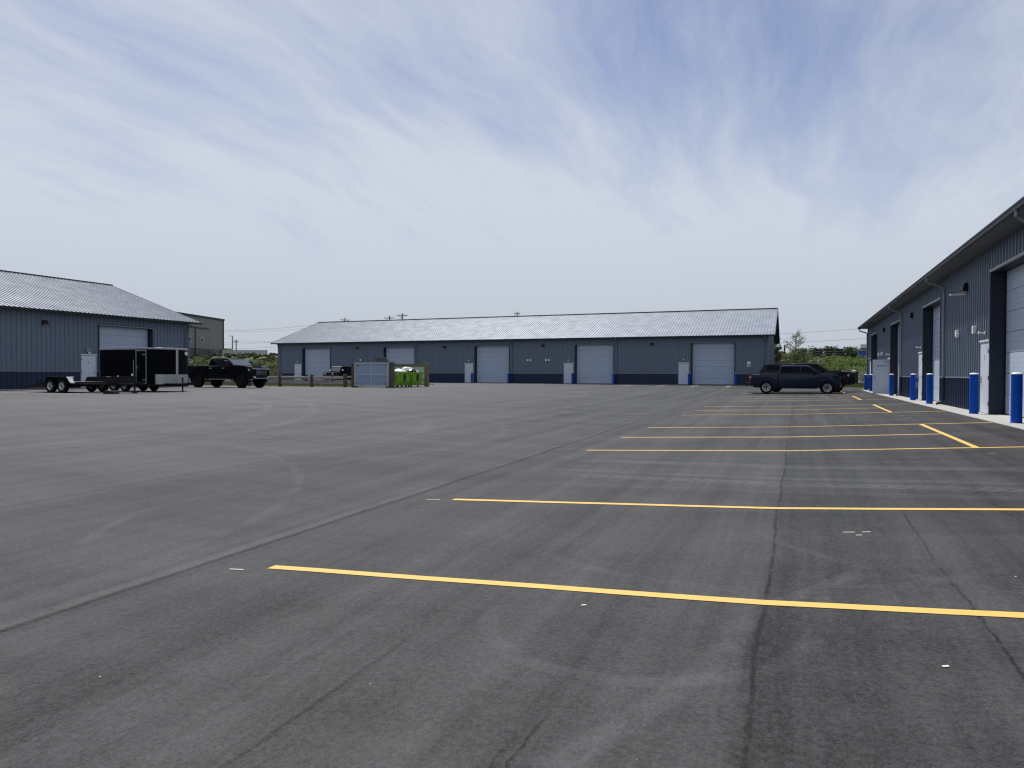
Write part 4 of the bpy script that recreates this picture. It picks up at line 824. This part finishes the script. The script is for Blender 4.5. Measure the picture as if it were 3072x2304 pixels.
# ---- flatbed car trailer
ft = thing('flatbed_trailer', (-37.6, 25.7, lot_z(-35, 25) + 0.0), 'black open flatbed trailer with raised wheel fenders and sloped tail', 'trailer')
MB().prism([(1.3, 0.44), (1.3, 0.54), (3.75, 0.54), (3.75, 0.38), (1.3, 0.38)], 'y', -0.98, 0.98).obj('deck_frame', 'dark', ft)
for i in range(9): MB().box(1.32, 3.74, -0.96 + i * .214, -0.96 + i * .214 + .2, 0.541, 0.565).obj('deck_board', 'wood', ft)
MB().prism([(0.0, 0.20), (0.0, 0.26), (1.30, 0.54), (1.30, 0.40)], 'y', -0.98, 0.98).obj('dovetail', 'dark', ft)
for s in (-1, 1):
    f = MB(); ya, yb_ = (s * 0.98, s * 1.24); y0_, y1_ = min(ya, yb_), max(ya, yb_)
    f.prism([(1.8, .50), (2.06, .82), (3.48, .82), (3.78, .50), (3.72, .50), (3.45, .79), (2.09, .79), (1.86, .50)], 'y', y0_, y1_); f.prism([(1.8, .5), (2.06, .82), (3.48, .82), (3.78, .5)], 'y', *(sorted((s * .982, s * .99)))); fo = f.obj('fender', 'dark', ft)
    MB().add([(3.50, y0_ + .01, .826), (3.50, y1_ - .01, .826), (3.80, y1_ - .01, .508), (3.80, y0_ + .01, .508), (3.48, y0_ + .01, .80), (3.48, y1_ - .01, .80), (3.77, y1_ - .01, .49), (3.77, y0_ + .01, .49)], [(0, 1, 2, 3), (4, 7, 6, 5), (0, 4, 5, 1), (1, 5, 6, 2), (2, 6, 7, 3), (3, 7, 4, 0)]).obj('step_plate', 'alu', fo)
    for x in (2.22, 3.10): add_wheel(ft, x, s * 1.11, 0.34, 0.2, 0.20, 'steel', 'ts', s)
for x in (2.22, 3.10): MB().tube([(x, -1.0, .34), (x, 1.0, .34)], 0.04, 8).obj('axle', 'dark', ft)
b = MB(); b.tube([(3.6, -0.75, .45), (7.0, -0.05, .45)], 0.06, 6); b.tube([(3.6, 0.75, .45), (7.0, 0.05, .45)], 0.06, 6); b.box(4.2, 6.0, -0.5, 0.5, 0.42, 0.46); b.box(6.8, 7.35, -.06, .06, .44, .56); b.obj('tongue', 'dark', ft)
bx_ = MB().box(5.35, 5.85, -0.55, 0.85, 0.47, 0.80).obj('tool_box', 'dark', ft, bevel=0.01, seg=1)
MB().box(5.33, 5.87, -0.57, 0.87, 0.80, 0.825).obj('lid', 'plast', bx_); MB().lathe([(0, .06), (.03, .05), (.035, 0)], 'z', 10, (5.6, 0.0, 0.826)).obj('knob', 'white', bx_)
b = MB(); b.tube([(6.95, -0.16, 0.05), (6.95, -0.16, 0.86)], 0.04, 8); b.tube([(6.95, -.16, .82), (6.95, -.3, .84), (6.95, -.31, .9)], 0.016, 6); b.box(6.85, 7.05, -.26, -.06, 0.0, .05); b.obj('jack', 'dark', ft)
MB().lathe([(0, .05), (.04, .03), (.04, -.03), (0, -.05)], 'z', 10, (6.95, -.31, .92)).obj('jack_knob', 'white', ft)
b = MB(); xx = 3.752
for i in range(9): b.box(xx, xx + 0.006, -0.55 + i * .075, -0.5 + i * .075, 0.42, 0.47)
b.obj('lettering', 'decal', ft)
ch = MB(); ch.prism([(0, 0), (0.75, 0), (0.68, 0.16), (0.1, 0.16)], 'y', 0, 0.35); cho = ch.obj('wheel_chock', 'dark', None, bevel=0.015, seg=1); cho.location = (-31.2, 24.2, lot_z(-31, 24.4)); tag(cho, 'black rubber block lying on the asphalt under the flatbed tongue', 'wheel chock')

# ------------------------------------------------------------------ dumpster enclosure
zE = lot_z(-29, 46)
ga = thing('dumpster_gate', (-29.1, 44.3, zE), 'slate sheet gate with pale steel frame and corner braces by the dumpsters', 'gate')
for i in range(9): MB().box(-1.44 + i * .318, -1.44 + i * .318 + .312, -0.012, 0.02, 0.14, 1.80).obj('gate_board', 'gate', ga)
fb = MB()
fb.box(-1.47, 1.47, -0.07, -0.013, 1.76, 1.84); fb.box(-1.47, 1.47, -0.07, -0.013, 0.10, 0.18); fb.box(-1.47, -1.39, -0.07, -0.013, .18, 1.76); fb.box(1.39, 1.47, -.07, -.013, .18, 1.76); fb.box(-.035, .035, -.065, -.013, .18, 1.76); fb.box(-1.39, -.035, -.064, -.013, .90, .97); fb.box(.035, 1.39, -.064, -.013, .90, .97)
fb.obj('gate_frame', 'gframe', ga)
for sx, sz in ((-1, 1), (1, 1), (-1, 0), (1, 0)):
    zc_, zd = (1.76, 1.42) if sz else (.18, .52); MB().prism([(sx * 1.39, zd), (sx * 1.39, zd + (.08 if sz else -.08)), (sx * 1.04 + 0, zc_), (sx * 1.10, zc_)][::1], 'y', -.06, -.014).obj('corner_brace', 'gframe', ga)
for x in (-1.3, 1.3): MB().box(x - .05, x + .05, -.05, .0, 0.0, .10).obj('gate_caster', 'dark', ga)
def timber_post(x, y, h, s, m, label, grp): 
    t_ = MB().box(-s / 2, s / 2, -s / 2, s / 2, -0.12, h).obj('timber_post', m, None, bevel=0.012, seg=1); t_.location = (x, y, lot_z(x, y)); tag(t_, label, 'post', grp)
timber_post(-30.75, 44.4, 1.80, 0.26, 'wood', 'thick dark timber post between the rail fence and the framed gate', None)
timber_post(-27.35, 44.25, 1.86, 0.30, 'wood', 'thick dark timber post between the framed gate and the lime dumpsters', None)
timber_post(-27.6, 49.9, 1.86, 0.28, 'wood_l', 'tan timber post at the end of the pale green board panel', None)
pb = thing('dumpster_fence', (-29.35, 49.9, zE), 'pale green board panel with timber cap beside the lime dumpsters', 'fence panel')
for i in range(10): MB().box(-1.6 + i * .318, -1.6 + i * .318 + .31, 0.0, 0.03, 0.16, 1.62).obj('board', 'panelg', pb)
MB().box(-1.6, 1.6, -0.05, 0.06, 1.62, 1.82).obj('cap_rail', 'wood_l', pb)
for z in (0.12, 0.55, 1.05): MB().box(-1.6, 1.6, -0.045, -0.002, z, z + .05).obj('cross_rail', 'wood', pb)
wb = thing('dumpster_fence', (-31.0, 47.2, zE), 'slate board back wall of the dumpster enclosure', 'fence panel')
for i in range(17): MB().box(-0.02, 0.02, -2.65 + i * .318, -2.65 + i * .318 + .31, 0.1, 1.78).obj('board', 'gate', wb)

def dumpster(loc, rz, label, lid):
    """front (-y) faces out of the enclosure, lid hinge along +y"""
    d_ = thing('dumpster', loc, label, 'dumpster', rz, 'lime green dumpsters in the enclosure')
    MB().prism([(-0.52, 0.14), (0.56, 0.14), (0.66, 0.45), (0.66, 1.22), (-0.66, 1.14), (-0.66, 0.45)], 'x', -0.8, 0.8).obj('bin', 'lime', d_, bevel=0.02, seg=1)
    b = MB(); b.box(-0.83, 0.83, -0.71, -0.655, 1.06, 1.15); b.prism([(-.66, 1.07), (.66, 1.15), (.66, 1.235), (-.66, 1.155)], 'x', -.84, -.795); b.prism([(-.66, 1.07), (.66, 1.15), (.66, 1.235), (-.66, 1.155)], 'x', .795, .84); b.obj('rim', 'lime', d_)
    for x in (-.6, -.2, .2, .6): MB().box(x - .03, x + .03, -0.70, -0.655, .5, 1.06).obj('rib', 'lime', d_)
    for y in (-.4, .0, .4): MB().box(-.84, -.80, y - .025, y + .025, .5, 1.06).obj('rib', 'lime', d_)
    for x in (-.6, .6):
        for y in (-.4, .4): MB().lathe([(0, -.03), (.07, -.03), (.07, .03), (0, .03)], 'x', 10, (x, y, .07)).obj('caster', 'dark', d_)
    MB().box(-.852, -.842, -.28, .12, .48, .98).obj('black_decal', 'poster', d_); MB().box(-.25, .15, -.712, -.702, .48, .98).obj('black_decal', 'poster', d_)
    b = MB(); b.lathe([(0.0, -.855), (.09, -.855)], 'x', 14, (0, -.08, .76)); b.box(-.856, -.853, -.16, 0, .56, .62); b.obj('decal_mark', 'decal', d_, fix=False)
    MB().box(-.846, -.8405, .34, .5, .96, 1.04).obj('notice', 'white', d_); MB().box(-.846, -.8405, -.6, -.48, .96, 1.06).obj('notice', 'white', d_)
    if lid:
        for s in (0, 1):
            lo = link('lid', MB().box(0.02 + s * .8 - .8, .77 + s * .8 - .8, 0, 1.35, -.02, .02).mesh('lid', 'cartk'), d_, (0, .66, 1.26), (R(50), 0, 0))
            for k in range(6): MB().box(.06 + s * .8 - .8 + k * .12, .11 + s * .8 - .8 + k * .12, .05, 1.3, .0205, .035).obj('lid_rib', 'plast', lo)
    return d_
dz_ = lot_z(-29.5, 47)
dumpster((-27.98, 46.02, dz_), R(90), 'lime green dumpster with its black lid thrown open, beside the framed gate', True)
dumpster((-27.95, 47.85, dz_), R(94), 'lime green dumpster heaped with bags beside the green board panel', False)
def bag(loc, s, m, label, seed):
    bm = bmesh.new(); bmesh.ops.create_icosphere(bm, subdivisions=3, radius=1)
    for v_ in bm.verts:
        n = mnoise.noise(v_.co * 1.6 + Vector((seed, 0, 0))) * .28 + mnoise.noise(v_.co * 4 + Vector((0, seed, 0))) * .12
        v_.co *= 1 + n; v_.co.z *= .75; v_.co.x *= s[0]; v_.co.y *= s[1]; v_.co.z *= s[2]
    me = bpy.data.meshes.new('refuse_bag'); bm.to_mesh(me); bm.free(); me.materials.append(M[m])
    for p in me.polygons: p.use_smooth = True
    tag(link('refuse_bag', me, None, loc), label, 'bag', 'refuse bags on the dumpsters')
bag((-27.9, 46.1, dz_ + 1.17), (.5, .45, .28), 'bag', 'white refuse bag in the dumpster nearest the framed gate', 1)
bag((-27.9, 47.35, dz_ + 1.27), (.45, .5, .40), 'bag', 'big white refuse bag heaped between the two dumpsters', 2)
bag((-27.6, 47.35, dz_ + 1.22), (.42, .42, .26), 'bagk', 'black refuse bag in front of the big white bag', 5)
bag((-27.9, 48.3, dz_ + 1.18), (.40, .42, .24), 'bag', 'white refuse bag by the green board panel', 9)

# ------------------------------------------------------------------ timber rail fences and grass
def rail_fence(x0, y, n, sp, label, hpost=0.95):
    f = thing('rail_fence', (x0, y, lot_z(x0, y)), label, 'fence')
    for i in range(n): 
        o = MB().box(-.11, .11, -.11, .11, -.15, hpost + .01).obj('post', 'wood', f, bevel=0.02, seg=1); o.location = (i * sp, 0, lot_z(x0 + i * sp, y) - f.location.z); o.rotation_euler = (0, 0, random.uniform(-.15, .15))
    for i in range(n - 1):
        for z in (0.34, 0.72):
            b = MB(); dz0, dz1 = random.uniform(-.03, .03), random.uniform(-.03, .03)
            b.prism([(-.055, z - .10), (.055, z - .10), (.05, z + .06), (-.05, z + .06)], 'x', i * sp + .05, (i + 1) * sp - .05)
            b.v = [(x, yy, zz_ + dz0 + (dz1 - dz0) * (x - i * sp) / sp) for x, yy, zz_ in b.v]; b.obj('rail', 'wood_g', f, bevel=0.012, seg=1)
    return f
rail_fence(-46.9, 44.6, 6, 3.05, 'weathered timber rail fence between the black pickup and the dumpster gate')
rail_fence(-55.4, 58.0, 8, 3.2, 'weathered timber rail fence across the grass in front of the off-road car')
def grass_patch(name, label, x0, x1, y0, y1, nblade, zfn, hh=0.09):
    gx, gy = frange(x0, x1, 1.5), frange(y0, y1, 1.5)
    e = grid(gx, gy, lambda x, y: zfn(x, y) + (0.05 if x0 < x < x1 and y0 < y < y1 else -0.05)); o = e.obj('verge', 'soil', None, fix=False); tag(o, kind='structure')
    b = MB(); rnd = random.Random(len(name) + int(x0 * 10))
    for i in range(nblade):
        x, y = rnd.uniform(x0 + .2, x1 - .2), rnd.uniform(y0 + .2, y1 - .2); z = zfn(x, y) + .04; h = hh * rnd.uniform(.5, 1.4) * (1 + .6 * mnoise.noise((x * .7, y * .7, 3)))
        a = rnd.uniform(0, 6.28); w = rnd.uniform(.02, .045); lx_, ly_ = rnd.gauss(0, .05), rnd.gauss(0, .05); c, s = math.cos(a) * w, math.sin(a) * w; k = len(b.v)
        b.v += [(x - c, y - s, z), (x + c, y + s, z), (x + lx_ + c * .3, y + ly_ + s * .3, z + h)]; b.f.append((k, k + 1, k + 2))
    g = b.obj(name, 'grass', None, fix=False); tag(g, label, 'grass', kind='stuff')
grass_patch('grass', 'mown grass strip between the two timber rail fences', -56, -31.0, 44.85, 58.3, 52000, lot_z)
grass_patch('grass', 'green grass verge beside the dark refuse bins', -2.0, 14, 66.0, 93, 60000, lambda x, y: max(lot_z(min(x, 4.5), y), 0.05), 0.12)

# ------------------------------------------------------------------ refuse bins, chain link fence
def far_bin(loc, w, dp, h, m, label):
    t_ = thing('refuse_bin', loc, label, 'bin', group='dark refuse bins on the grass')
    MB().prism([(-dp / 2 + .1, 0.08), (dp / 2 - .1, 0.08), (dp / 2, h * .75), (-dp / 2, h)], 'x', -w / 2, w / 2).obj('bin', m, t_, bevel=0.02, seg=1)
    MB().prism([(-dp / 2 - .04, h + .0), (dp / 2 + .06, h * .75 + .0), (dp / 2 + .06, h * .75 + .06), (-dp / 2 - .04, h + .07)], 'x', -w / 2 - .03, w / 2 + .03).obj('lid', m, t_)
    for x in (-w / 2 + .12, w / 2 - .12): MB().lathe([(0, -.04), (.08, -.04), (.08, .04), (0, .04)], 'x', 10, (x, 0, .08)).obj('caster', 'dark', t_)
zb_ = 0.12
far_bin((3.75, 85.5, zb_), 1.25, 1.3, 1.50, 'cartg', 'dark green refuse bin on the grass behind the graphite pickup')
far_bin((5.25, 84.5, zb_), 1.5, 1.3, 1.32, 'cartk', 'black refuse bin on the grass nearest the warehouse corner')
cf = thing('chain_link_fence', (-1.0, 90.5, 0.1), 'galvanised chain link fence in front of the shrub slope', 'fence')
for i in range(8): MB().tube([(i * 2.6, 0, -.2), (i * 2.6, 0, 1.52)], 0.03, 6).obj('post', 'galv', cf)
MB().tube([(0, 0, 1.5), (18.2, 0, 1.5)], 0.035, 6).obj('top_rail', 'galv', cf)
b = MB()
for i in range(170):
    x = -1.4 + i * .115
    for s in (-1, 1):
        xa_, xb_ = (x, x + 1.4) if s > 0 else (x + 1.4, x); lo_, hi_ = 0.03, 1.48
        def cl(q): f_ = (q - xa_) / (xb_ - xa_); return (q, 0, lo_ + (hi_ - lo_) * f_)
        qa, qb = max(0, min(18.2, xa_)), max(0, min(18.2, xb_))
        if abs(qa - qb) < .05: continue
        p, q = cl(qa), cl(qb); k = len(b.v); r_ = .0035
        b.v += [(p[0], -r_, p[2] - r_), (p[0], r_, p[2] + r_), (q[0], r_, q[2] + r_), (q[0], -r_, q[2] - r_)]; b.f.append((k, k + 1, k + 2, k + 3))
tag(b.obj('wire_mesh', 'galv', cf, fix=False), kind='stuff')

# ------------------------------------------------------------------ vegetation
def leaf_cloud(b, c, rad, n, rnd, size, squash=1.0, shell=0.45):
    for i in range(n):
        while True:
            p = Vector((rnd.uniform(-1, 1), rnd.uniform(-1, 1), rnd.uniform(-1, 1)))
            if shell < p.length < 1: break
        k_ = 1 + .35 * mnoise.noise(p * 2.2 + Vector(c)); q = Vector(c) + Vector((p.x * rad * k_, p.y * rad * k_, p.z * rad * squash * k_))
        nrm = (p * .7 + Vector((rnd.gauss(0, .6), rnd.gauss(0, .6), rnd.gauss(.3, .6)))).normalized(); u = nrm.orthogonal().normalized(); w = nrm.cross(u); a = rnd.uniform(0, 6.28); u, w = u * math.cos(a) + w * math.sin(a), w * math.cos(a) - u * math.sin(a)
        s = size * rnd.uniform(.6, 1.4); k = len(b.v)
        b.v += [q - u * s, q + w * s * .45, q + u * s, q - w * s * .45]; b.f.append((k, k + 1, k + 2, k + 3))
def thicket(name, label, spots, leafm, seed, size):
    rnd = random.Random(seed); b = MB()
    for (x, y, r, n) in spots:
        z = terr_z(x, y)
        for q in range(rnd.randint(3, 5)): leaf_cloud(b, (x + rnd.gauss(0, r * .5), y + rnd.gauss(0, r * .5), z + r * rnd.uniform(.35, .9)), r * rnd.uniform(.45, .75), n, rnd, size, .85)
    o = b.obj(name, leafm, None, fix=False); tag(o, label, 'shrubs', kind='stuff')
rnd = random.Random(11)
sp = []
for i in range(150):
    y = rnd.uniform(93, 131); x = rnd.uniform(-7, 13); r = rnd.uniform(.6, 1.2) * (1.15 if x > 3 else .65) * (1 - .5 * sstep(110, 124, y))
    if x < -1 and y < 96: continue
    sp.append((x, y, r, 110))
thicket('shrub_slope', 'dense green shrubs covering the slope behind the chain link fence', sp, 'leaf', 21, 0.13)
sp = []
for i in range(330):
    y = rnd.uniform(84, 122); x = -y * rnd.uniform(.84, 1.16); r = rnd.uniform(.7, 1.3) * (1 - .6 * sstep(94, 108, y))
    if x > -67: continue
    sp.append((x, y, r, 75))
thicket('brush_slope', 'scrubby brown-green brush on the bank behind the black pickup', sp, 'leaf3', 22, 0.15)
sp = [(-y * rnd.uniform(.85, 1.1), y, rnd.uniform(.8, 1.5), 90) for y in [rnd.uniform(84, 104) for i in range(46)]]; sp = [s for s in sp if s[0] < -68]
thicket('green_bushes', 'fresh green bushes at the foot of the brushy bank', sp, 'leaf', 23, 0.15)

def tree(loc, h, crown, label, m, seed, n=900, leaf=0.10, sparse_top=True, grp=None, name='young_tree', low=0.12):
    rnd = random.Random(seed); t_ = thing(name, loc, label, 'tree', group=grp)
    b = MB(); b.tube([(0, 0, -.3), (rnd.gauss(0, .05), rnd.gauss(0, .05), h * .45), (rnd.gauss(0, .12), rnd.gauss(0, .1), h * .97)], [h * .016, h * .011, h * .003], 7)
    tips = []
    for i in range(40):
        f = rnd.uniform(low, .93); a = rnd.uniform(0, 6.28); L_ = crown * (1.1 - .75 * f) * rnd.uniform(.6, 1.1); z = h * f
        e = Vector((math.cos(a) * L_, math.sin(a) * L_, z + L_ * rnd.uniform(.5, 1.2))); m1 = Vector((math.cos(a) * L_ * .45, math.sin(a) * L_ * .45, z + L_ * .25))
        b.tube([(0, 0, z), m1, e], [h * .006, h * .004, h * .0015], 5); tips.append((e, L_)); tips.append(((m1 + e) / 2, L_))
    b.obj('trunk', 'bark', t_, smooth=True)
    c = MB()
    for e, L_ in tips: leaf_cloud(c, e, crown * rnd.uniform(.14, .28) * (1 if e.z < h * .62 or not sparse_top else .8), int(n / 52 * (1 if e.z < h * .58 or not sparse_top else .16)), rnd, leaf, 1.0, .1)
    c.obj('crown', m, t_, fix=False); return t_
tree((-0.2, 95.5, terr_z(-.2, 95.5)), 6.3, 2.1, 'slender young tree with thin bare top on the slope behind the pickups', 'leaf2', 31, 6500, 0.085)
tree((-3.2, 95.0, terr_z(-3.2, 95)), 6.4, 1.6, 'slender young tree close to the silver roofed warehouse corner', 'leaf2', 32, 5500, 0.085, False)
proto = []
for s in range(3):
    rnd = random.Random(90 + s); b = MB(); b.tube([(0, 0, -1), (0, 0, 6)], [.3, .15], 6); tm = b.mesh('trunk', 'bark'); c = MB()
    for q in range(16): leaf_cloud(c, (rnd.gauss(0, 1.7), rnd.gauss(0, 1.7), rnd.uniform(2.5, 8.2)), rnd.uniform(1.2, 2.1), 70, rnd, .42, .9, .3)
    proto.append((tm, c.mesh('crown', 'leafd', fix=False)))
rnd = random.Random(5)
for i in range(20):
    x = -14 + i * 2.7 + rnd.gauss(0, .8); y = rnd.uniform(305, 345); s = rnd.uniform(.85, 1.2) * (0.85 if x < 5 else 1.12)
    t_ = thing('deciduous_tree', (x, y, 3.4), 'dark green leafy tree on the skyline beyond the shrub slope', 'tree', rnd.uniform(0, 6), 'skyline trees beyond the slope'); tm, cm = proto[i % 3]; link('trunk', tm, t_); link('crown', cm, t_); t_.scale = (s, s, s)

# ---- things on the hilltop
def stack(x, y, n, m, label):
    t_ = thing('crate_stack', (x, y, terr_z(x, y) + .65), label, 'crates', group='dark crate stacks on the hilltop')
    for k in range(n): MB().box(-.55, .55, -.5, .5, k * .42 + .02, k * .42 + .36).obj('crate', m, t_); MB().box(-.5, .5, -.45, .45, k * .42 - .04, k * .42 + .02).obj('crate_base', 'galv', t_)
for x, n in ((3.3, 3), (5.0, 3), (6.5, 3)): stack(x, 133, n, 'dark', 'stack of dark crates on the hilltop in front of the skyline trees')
b = MB(); b.lathe([(.15, -.5), (.14, 3.1), (.1, 3.1)], 'z', 12); o = b.obj('steel_stack', 'pole', None); o.location = (-2.3, 140, 3.6); tag(o, 'dark upright stack rising above the slope', 'chimney')
hb_ = thing('low_building', (12.8, 150, terr_z(12, 150) - .9), 'low grey flat roofed building on the hilltop', 'building')
MB().box(-1.6, 8, -2, 4, 0, 3.4).obj('wall', 'beige', hb_); MB().box(-1.9, 8.3, -2.3, 4.3, 3.4, 4.1).obj('roof', 'barrier', hb_); MB().box(0.2, 3.0, -2.05, -2.001, .4, 2.6).obj('window', 'glass', hb_)
bc = thing('blue_container', (10.9, 134, terr_z(10, 134) - .2), 'blue skip container at the hilltop edge', 'container'); MB().prism([(-1.2, 0.0), (1.2, 0.0), (1.4, 1.6), (-1.4, 1.6)], 'y', -.9, .9).obj('bin', 'blue_s', bc); MB().box(-1.45, 1.45, -.95, .95, 1.6, 1.68).obj('rim', 'blue_s', bc)
tag(MB().prism([(0, -.4), (2.6, -.4), (2.2, .35), (.3, .35)], 'y', 0, 2.5).obj('rubble_ramp', 'concrete', None), 'pale concrete ramp on the hilltop', 'ramp').location = (2.6, 129.5, terr_z(4, 130))
om = thing('orange_marker', (-.1, 131, terr_z(0, 131)), 'small orange barrel on the hilltop', 'barrel'); MB().lathe([(0, 0), (.28, 0), (.30, .3), (.28, .9), (0, .92)], 'z', 14).obj('drum', 'orange', om); MB().lathe([(.302, .5), (.298, .62)], 'z', 14).obj('band', 'white', om, fix=False)

# ------------------------------------------------------------------ background on the left
bb = thing('industrial_building', (-121.5, 124.5, 4.6), 'tall beige metal building with dark roof edge beyond the left warehouse', 'building', R(16.5))
# local +y runs away, facade on +x side
MB().box(-20, 0, -34, 0, 1.9, 8.6).obj('wall', 'beige', bb)
MB().box(-19.9, -0.05, -33.9, -0.05, -1.5, 1.9).obj('base_wall', 'beige_d', bb)
for i in range(42): MB().box(0.0, 0.03, -33.6 + i * .8, -33.56 + i * .8, 1.95, 8.2).obj('cladding_rib', 'beige', bb)
MB().box(-20.2, 0.25, -34.2, 0.25, 8.6, 8.95).obj('roof_edge', 'trim', bb)
MB().box(0.0, 0.18, -0.18, 0.0, 1.9, 8.6).obj('corner_trim', 'trim', bb)
MB().box(0.03, 0.16, -24, -6.4, 6.2, 6.4).obj('door_track', 'trim', bb); MB().box(0.03, 0.14, -12.0, -11.75, -1.0, 6.2).obj('downpipe', 'trim', bb)
for y in (-14.0, -9.2):
    wo_ = MB().box(0.03, 0.10, y - .6, y + .6, 3.1, 4.3).obj('window', 'decal', bb); MB().box(0.10, 0.12, y - .42, y + .42, 3.3, 4.1).obj('pane', 'beige_d', wo_)
b = MB()
for k in range(8): b.box(0.2, 1.4, -6.6 + k * .42, -6.18 + k * .42, 1.7 - k * .36, 1.78 - k * .36)
b.tube([(1.4, -6.6, 2.7), (1.4, -3.2, -.2)], .05, 6); b.tube([(1.4, -6.6, 1.7), (1.4, -3.2, -1.2)], .08, 6); b.obj('stair', 'galv', bb)
cw = thing('concrete_barrier', (-116.0, 118.5, 5.05), 'pale concrete panel wall on top of the brushy bank', 'wall')
for i in range(8): MB().box(i * 1.52, i * 1.52 + 1.49, 0, .18, -.35, 1.22 - i * .02).obj('panel', 'barrier', cw)
for i in range(9): MB().box(i * 1.52 - .06, i * 1.52 + .02, .02, .24, -.6, 1.0).obj('panel_post', 'found', cw)
gs = thing('green_box', (-121.6, 124.6, 4.7), 'lime green box body beyond the concrete panel wall', 'box'); MB().box(-.4, 1.5, -.4, 1.4, 0.4, 2.2).obj('box', 'lime', gs, bevel=.15, seg=2); MB().box(-.4, 1.5, -.4, 1.4, 0, .38).obj('base', 'dark', gs)
hs = thing('house', (-122.5, 150, 4.6), 'small house with brown shingled roof beyond the brushy bank', 'house')
MB().box(-3.4, 5, -3, 3, -1, .35).obj('wall', 'beige', hs); MB().add([(-4.2, -3.6, .3), (5.6, -3.6, .3), (5.6, 3.6, .3), (-4.2, 3.6, .3), (-.9, 0, 2.0), (2.6, 0, 2.0)], [(0, 1, 5, 4), (1, 2, 5), (2, 3, 4, 5), (3, 0, 4), (3, 2, 1, 0)]).obj('roof', 'shingle', hs); MB().box(.6, 1.1, .4, .9, 1.5, 2.7).obj('chimney', 'found', hs)

# ------------------------------------------------------------------ poles and wires
def upole(loc, top, label, arm=1.25, rz=0, arms=1):
    t_ = thing('utility_pole', loc, label, 'utility pole', rz)
    H = top - loc[2]; MB().tube([(0, 0, -.5), (0, 0, H)], [.17, .12], 8).obj('pole', 'pole', t_, smooth=True)
    for a in range(arms):
        z = H - .55 - a * .9; MB().box(-arm, arm, -.16, -.05, z - .07, z + .07).obj('crossarm', 'pole', t_)
        for x in (-arm + .08, -arm * .45, arm * .45, arm - .08): MB().lathe([(.02, 0), (.02, .12), (.065, .14), (.05, .26), (0, .28)], 'z', 8, (x, -.1, z + .07)).obj('insulator', 'galv', t_)
        for s in (-1, 1): MB().tube([(s * .75, -.1, z - .05), (0, -.08, z - .65)], .025, 5).obj('brace', 'pole', t_)
    return t_
upole((-77.8, 130, 5.0), 14.05, 'wooden utility pole with the tallest crossarm above the silver roof', 1.3)
upole((-88.4, 142, 5.0), 14.75, 'wooden utility pole with lower crossarm beside the tallest one', 1.3)
upole((-106.5, 150, 5.0), 15.35, 'wooden utility pole with crossarms seen edge-on above the roof end', 1.2, R(62), 2)
upole((-65.5, 165, 5.0), 16.9, 'distant utility pole poking above the middle of the silver ridge', .8, R(10), 2)
upole((-146.6, 155, 5.0), 10.7, 'short utility pole with small crossarm beyond the concrete panel wall', .9)
lp = thing('light_pole', (-143.2, 150, 5.0), 'slender grey light pole beyond the concrete panel wall', 'light pole'); MB().tube([(0, 0, -.5), (0, 0, 6.4)], [.16, .11], 8).obj('pole', 'pole', lp); MB().box(-1.2, .1, -.14, .14, 6.35, 6.5).obj('lamp_head', 'galv', lp)
WIRE_G = 'power lines over the site'
def wire(pts, label, r=.022, sag=0):
    out = []
    for (a, b_) in zip(pts[:-1], pts[1:]):
        a, b_ = Vector(a), Vector(b_)
        for i in range(12): f = i / 12; out.append(a.lerp(b_, f) - Vector((0, 0, sag * 4 * f * (1 - f))))
    out.append(Vector(pts[-1])); o = MB().tube(out, r, 5).obj('power_line', 'wire', None, fix=False); tag(o, label, 'power line')
wire([(-106.5, 150, 14.6), (-137.2, 140, 12.1), (-210, 118, 13)], 'upper overhead wire running past the beige building from the edge-on pole', .03, .5)
wire([(-106.5, 150, 13.9), (-137.2, 140, 11.8), (-210, 118, 12)], 'second overhead wire just under the upper one past the beige building', .02, .6)
wire([(-106.5, 150, 14.4), (-88.4, 142, 13.8)], 'wire between the edge-on pole and the lower crossarm pole', .02, .5)
wire([(-87.2, 142, 13.7), (-77.8, 130, 13.6)], 'wire joining the two front-facing crossarm poles', .02, .5)
wire([(-60, 136, 8), (-119.6, 140, 8.8), (-137.2, 140, 10.2), (-200, 142, 13)], 'wire sloping down from the short pole towards the silver roof', .018, .1)
wire([(-60, 150, 9.5), (-119.6, 140, 9.0), (-137.2, 140, 8.6), (-200, 138, 8)], 'wire almost level across the gap under the sloping one', .018, .1)
wire([(-60, 150, 8.2), (-119.6, 140, 7.75), (-137.2, 140, 7.55), (-200, 138, 7.4)], 'lowest dark wire across the gap between the warehouses', .024, .1)
wire([(-60, 150, 7.4), (-119.6, 140, 7.15), (-137.2, 140, 6.9), (-200, 138, 6.7)], 'faint wire just below the dark lowest wire', .014, .1)
wire([(-60, 150, 9.9), (-119.6, 145, 9.6), (-140, 145, 9.3), (-200, 138, 9.2)], 'faint wire near the head of the short utility pole', .014, .1)
wire([(-60, 140, 8.0), (-4, 140, 8.71), (2.6, 140, 9.01), (9.7, 140, 9.4), (60, 140, 14)], 'upper wire over the slope between the two warehouses by the pickups', .022)
wire([(-60, 140, 6.5), (-3.1, 140, 7.08), (2.6, 140, 7.25), (11.3, 140, 7.71), (60, 140, 11)], 'lower wire over the slope between the two warehouses by the pickups', .022)
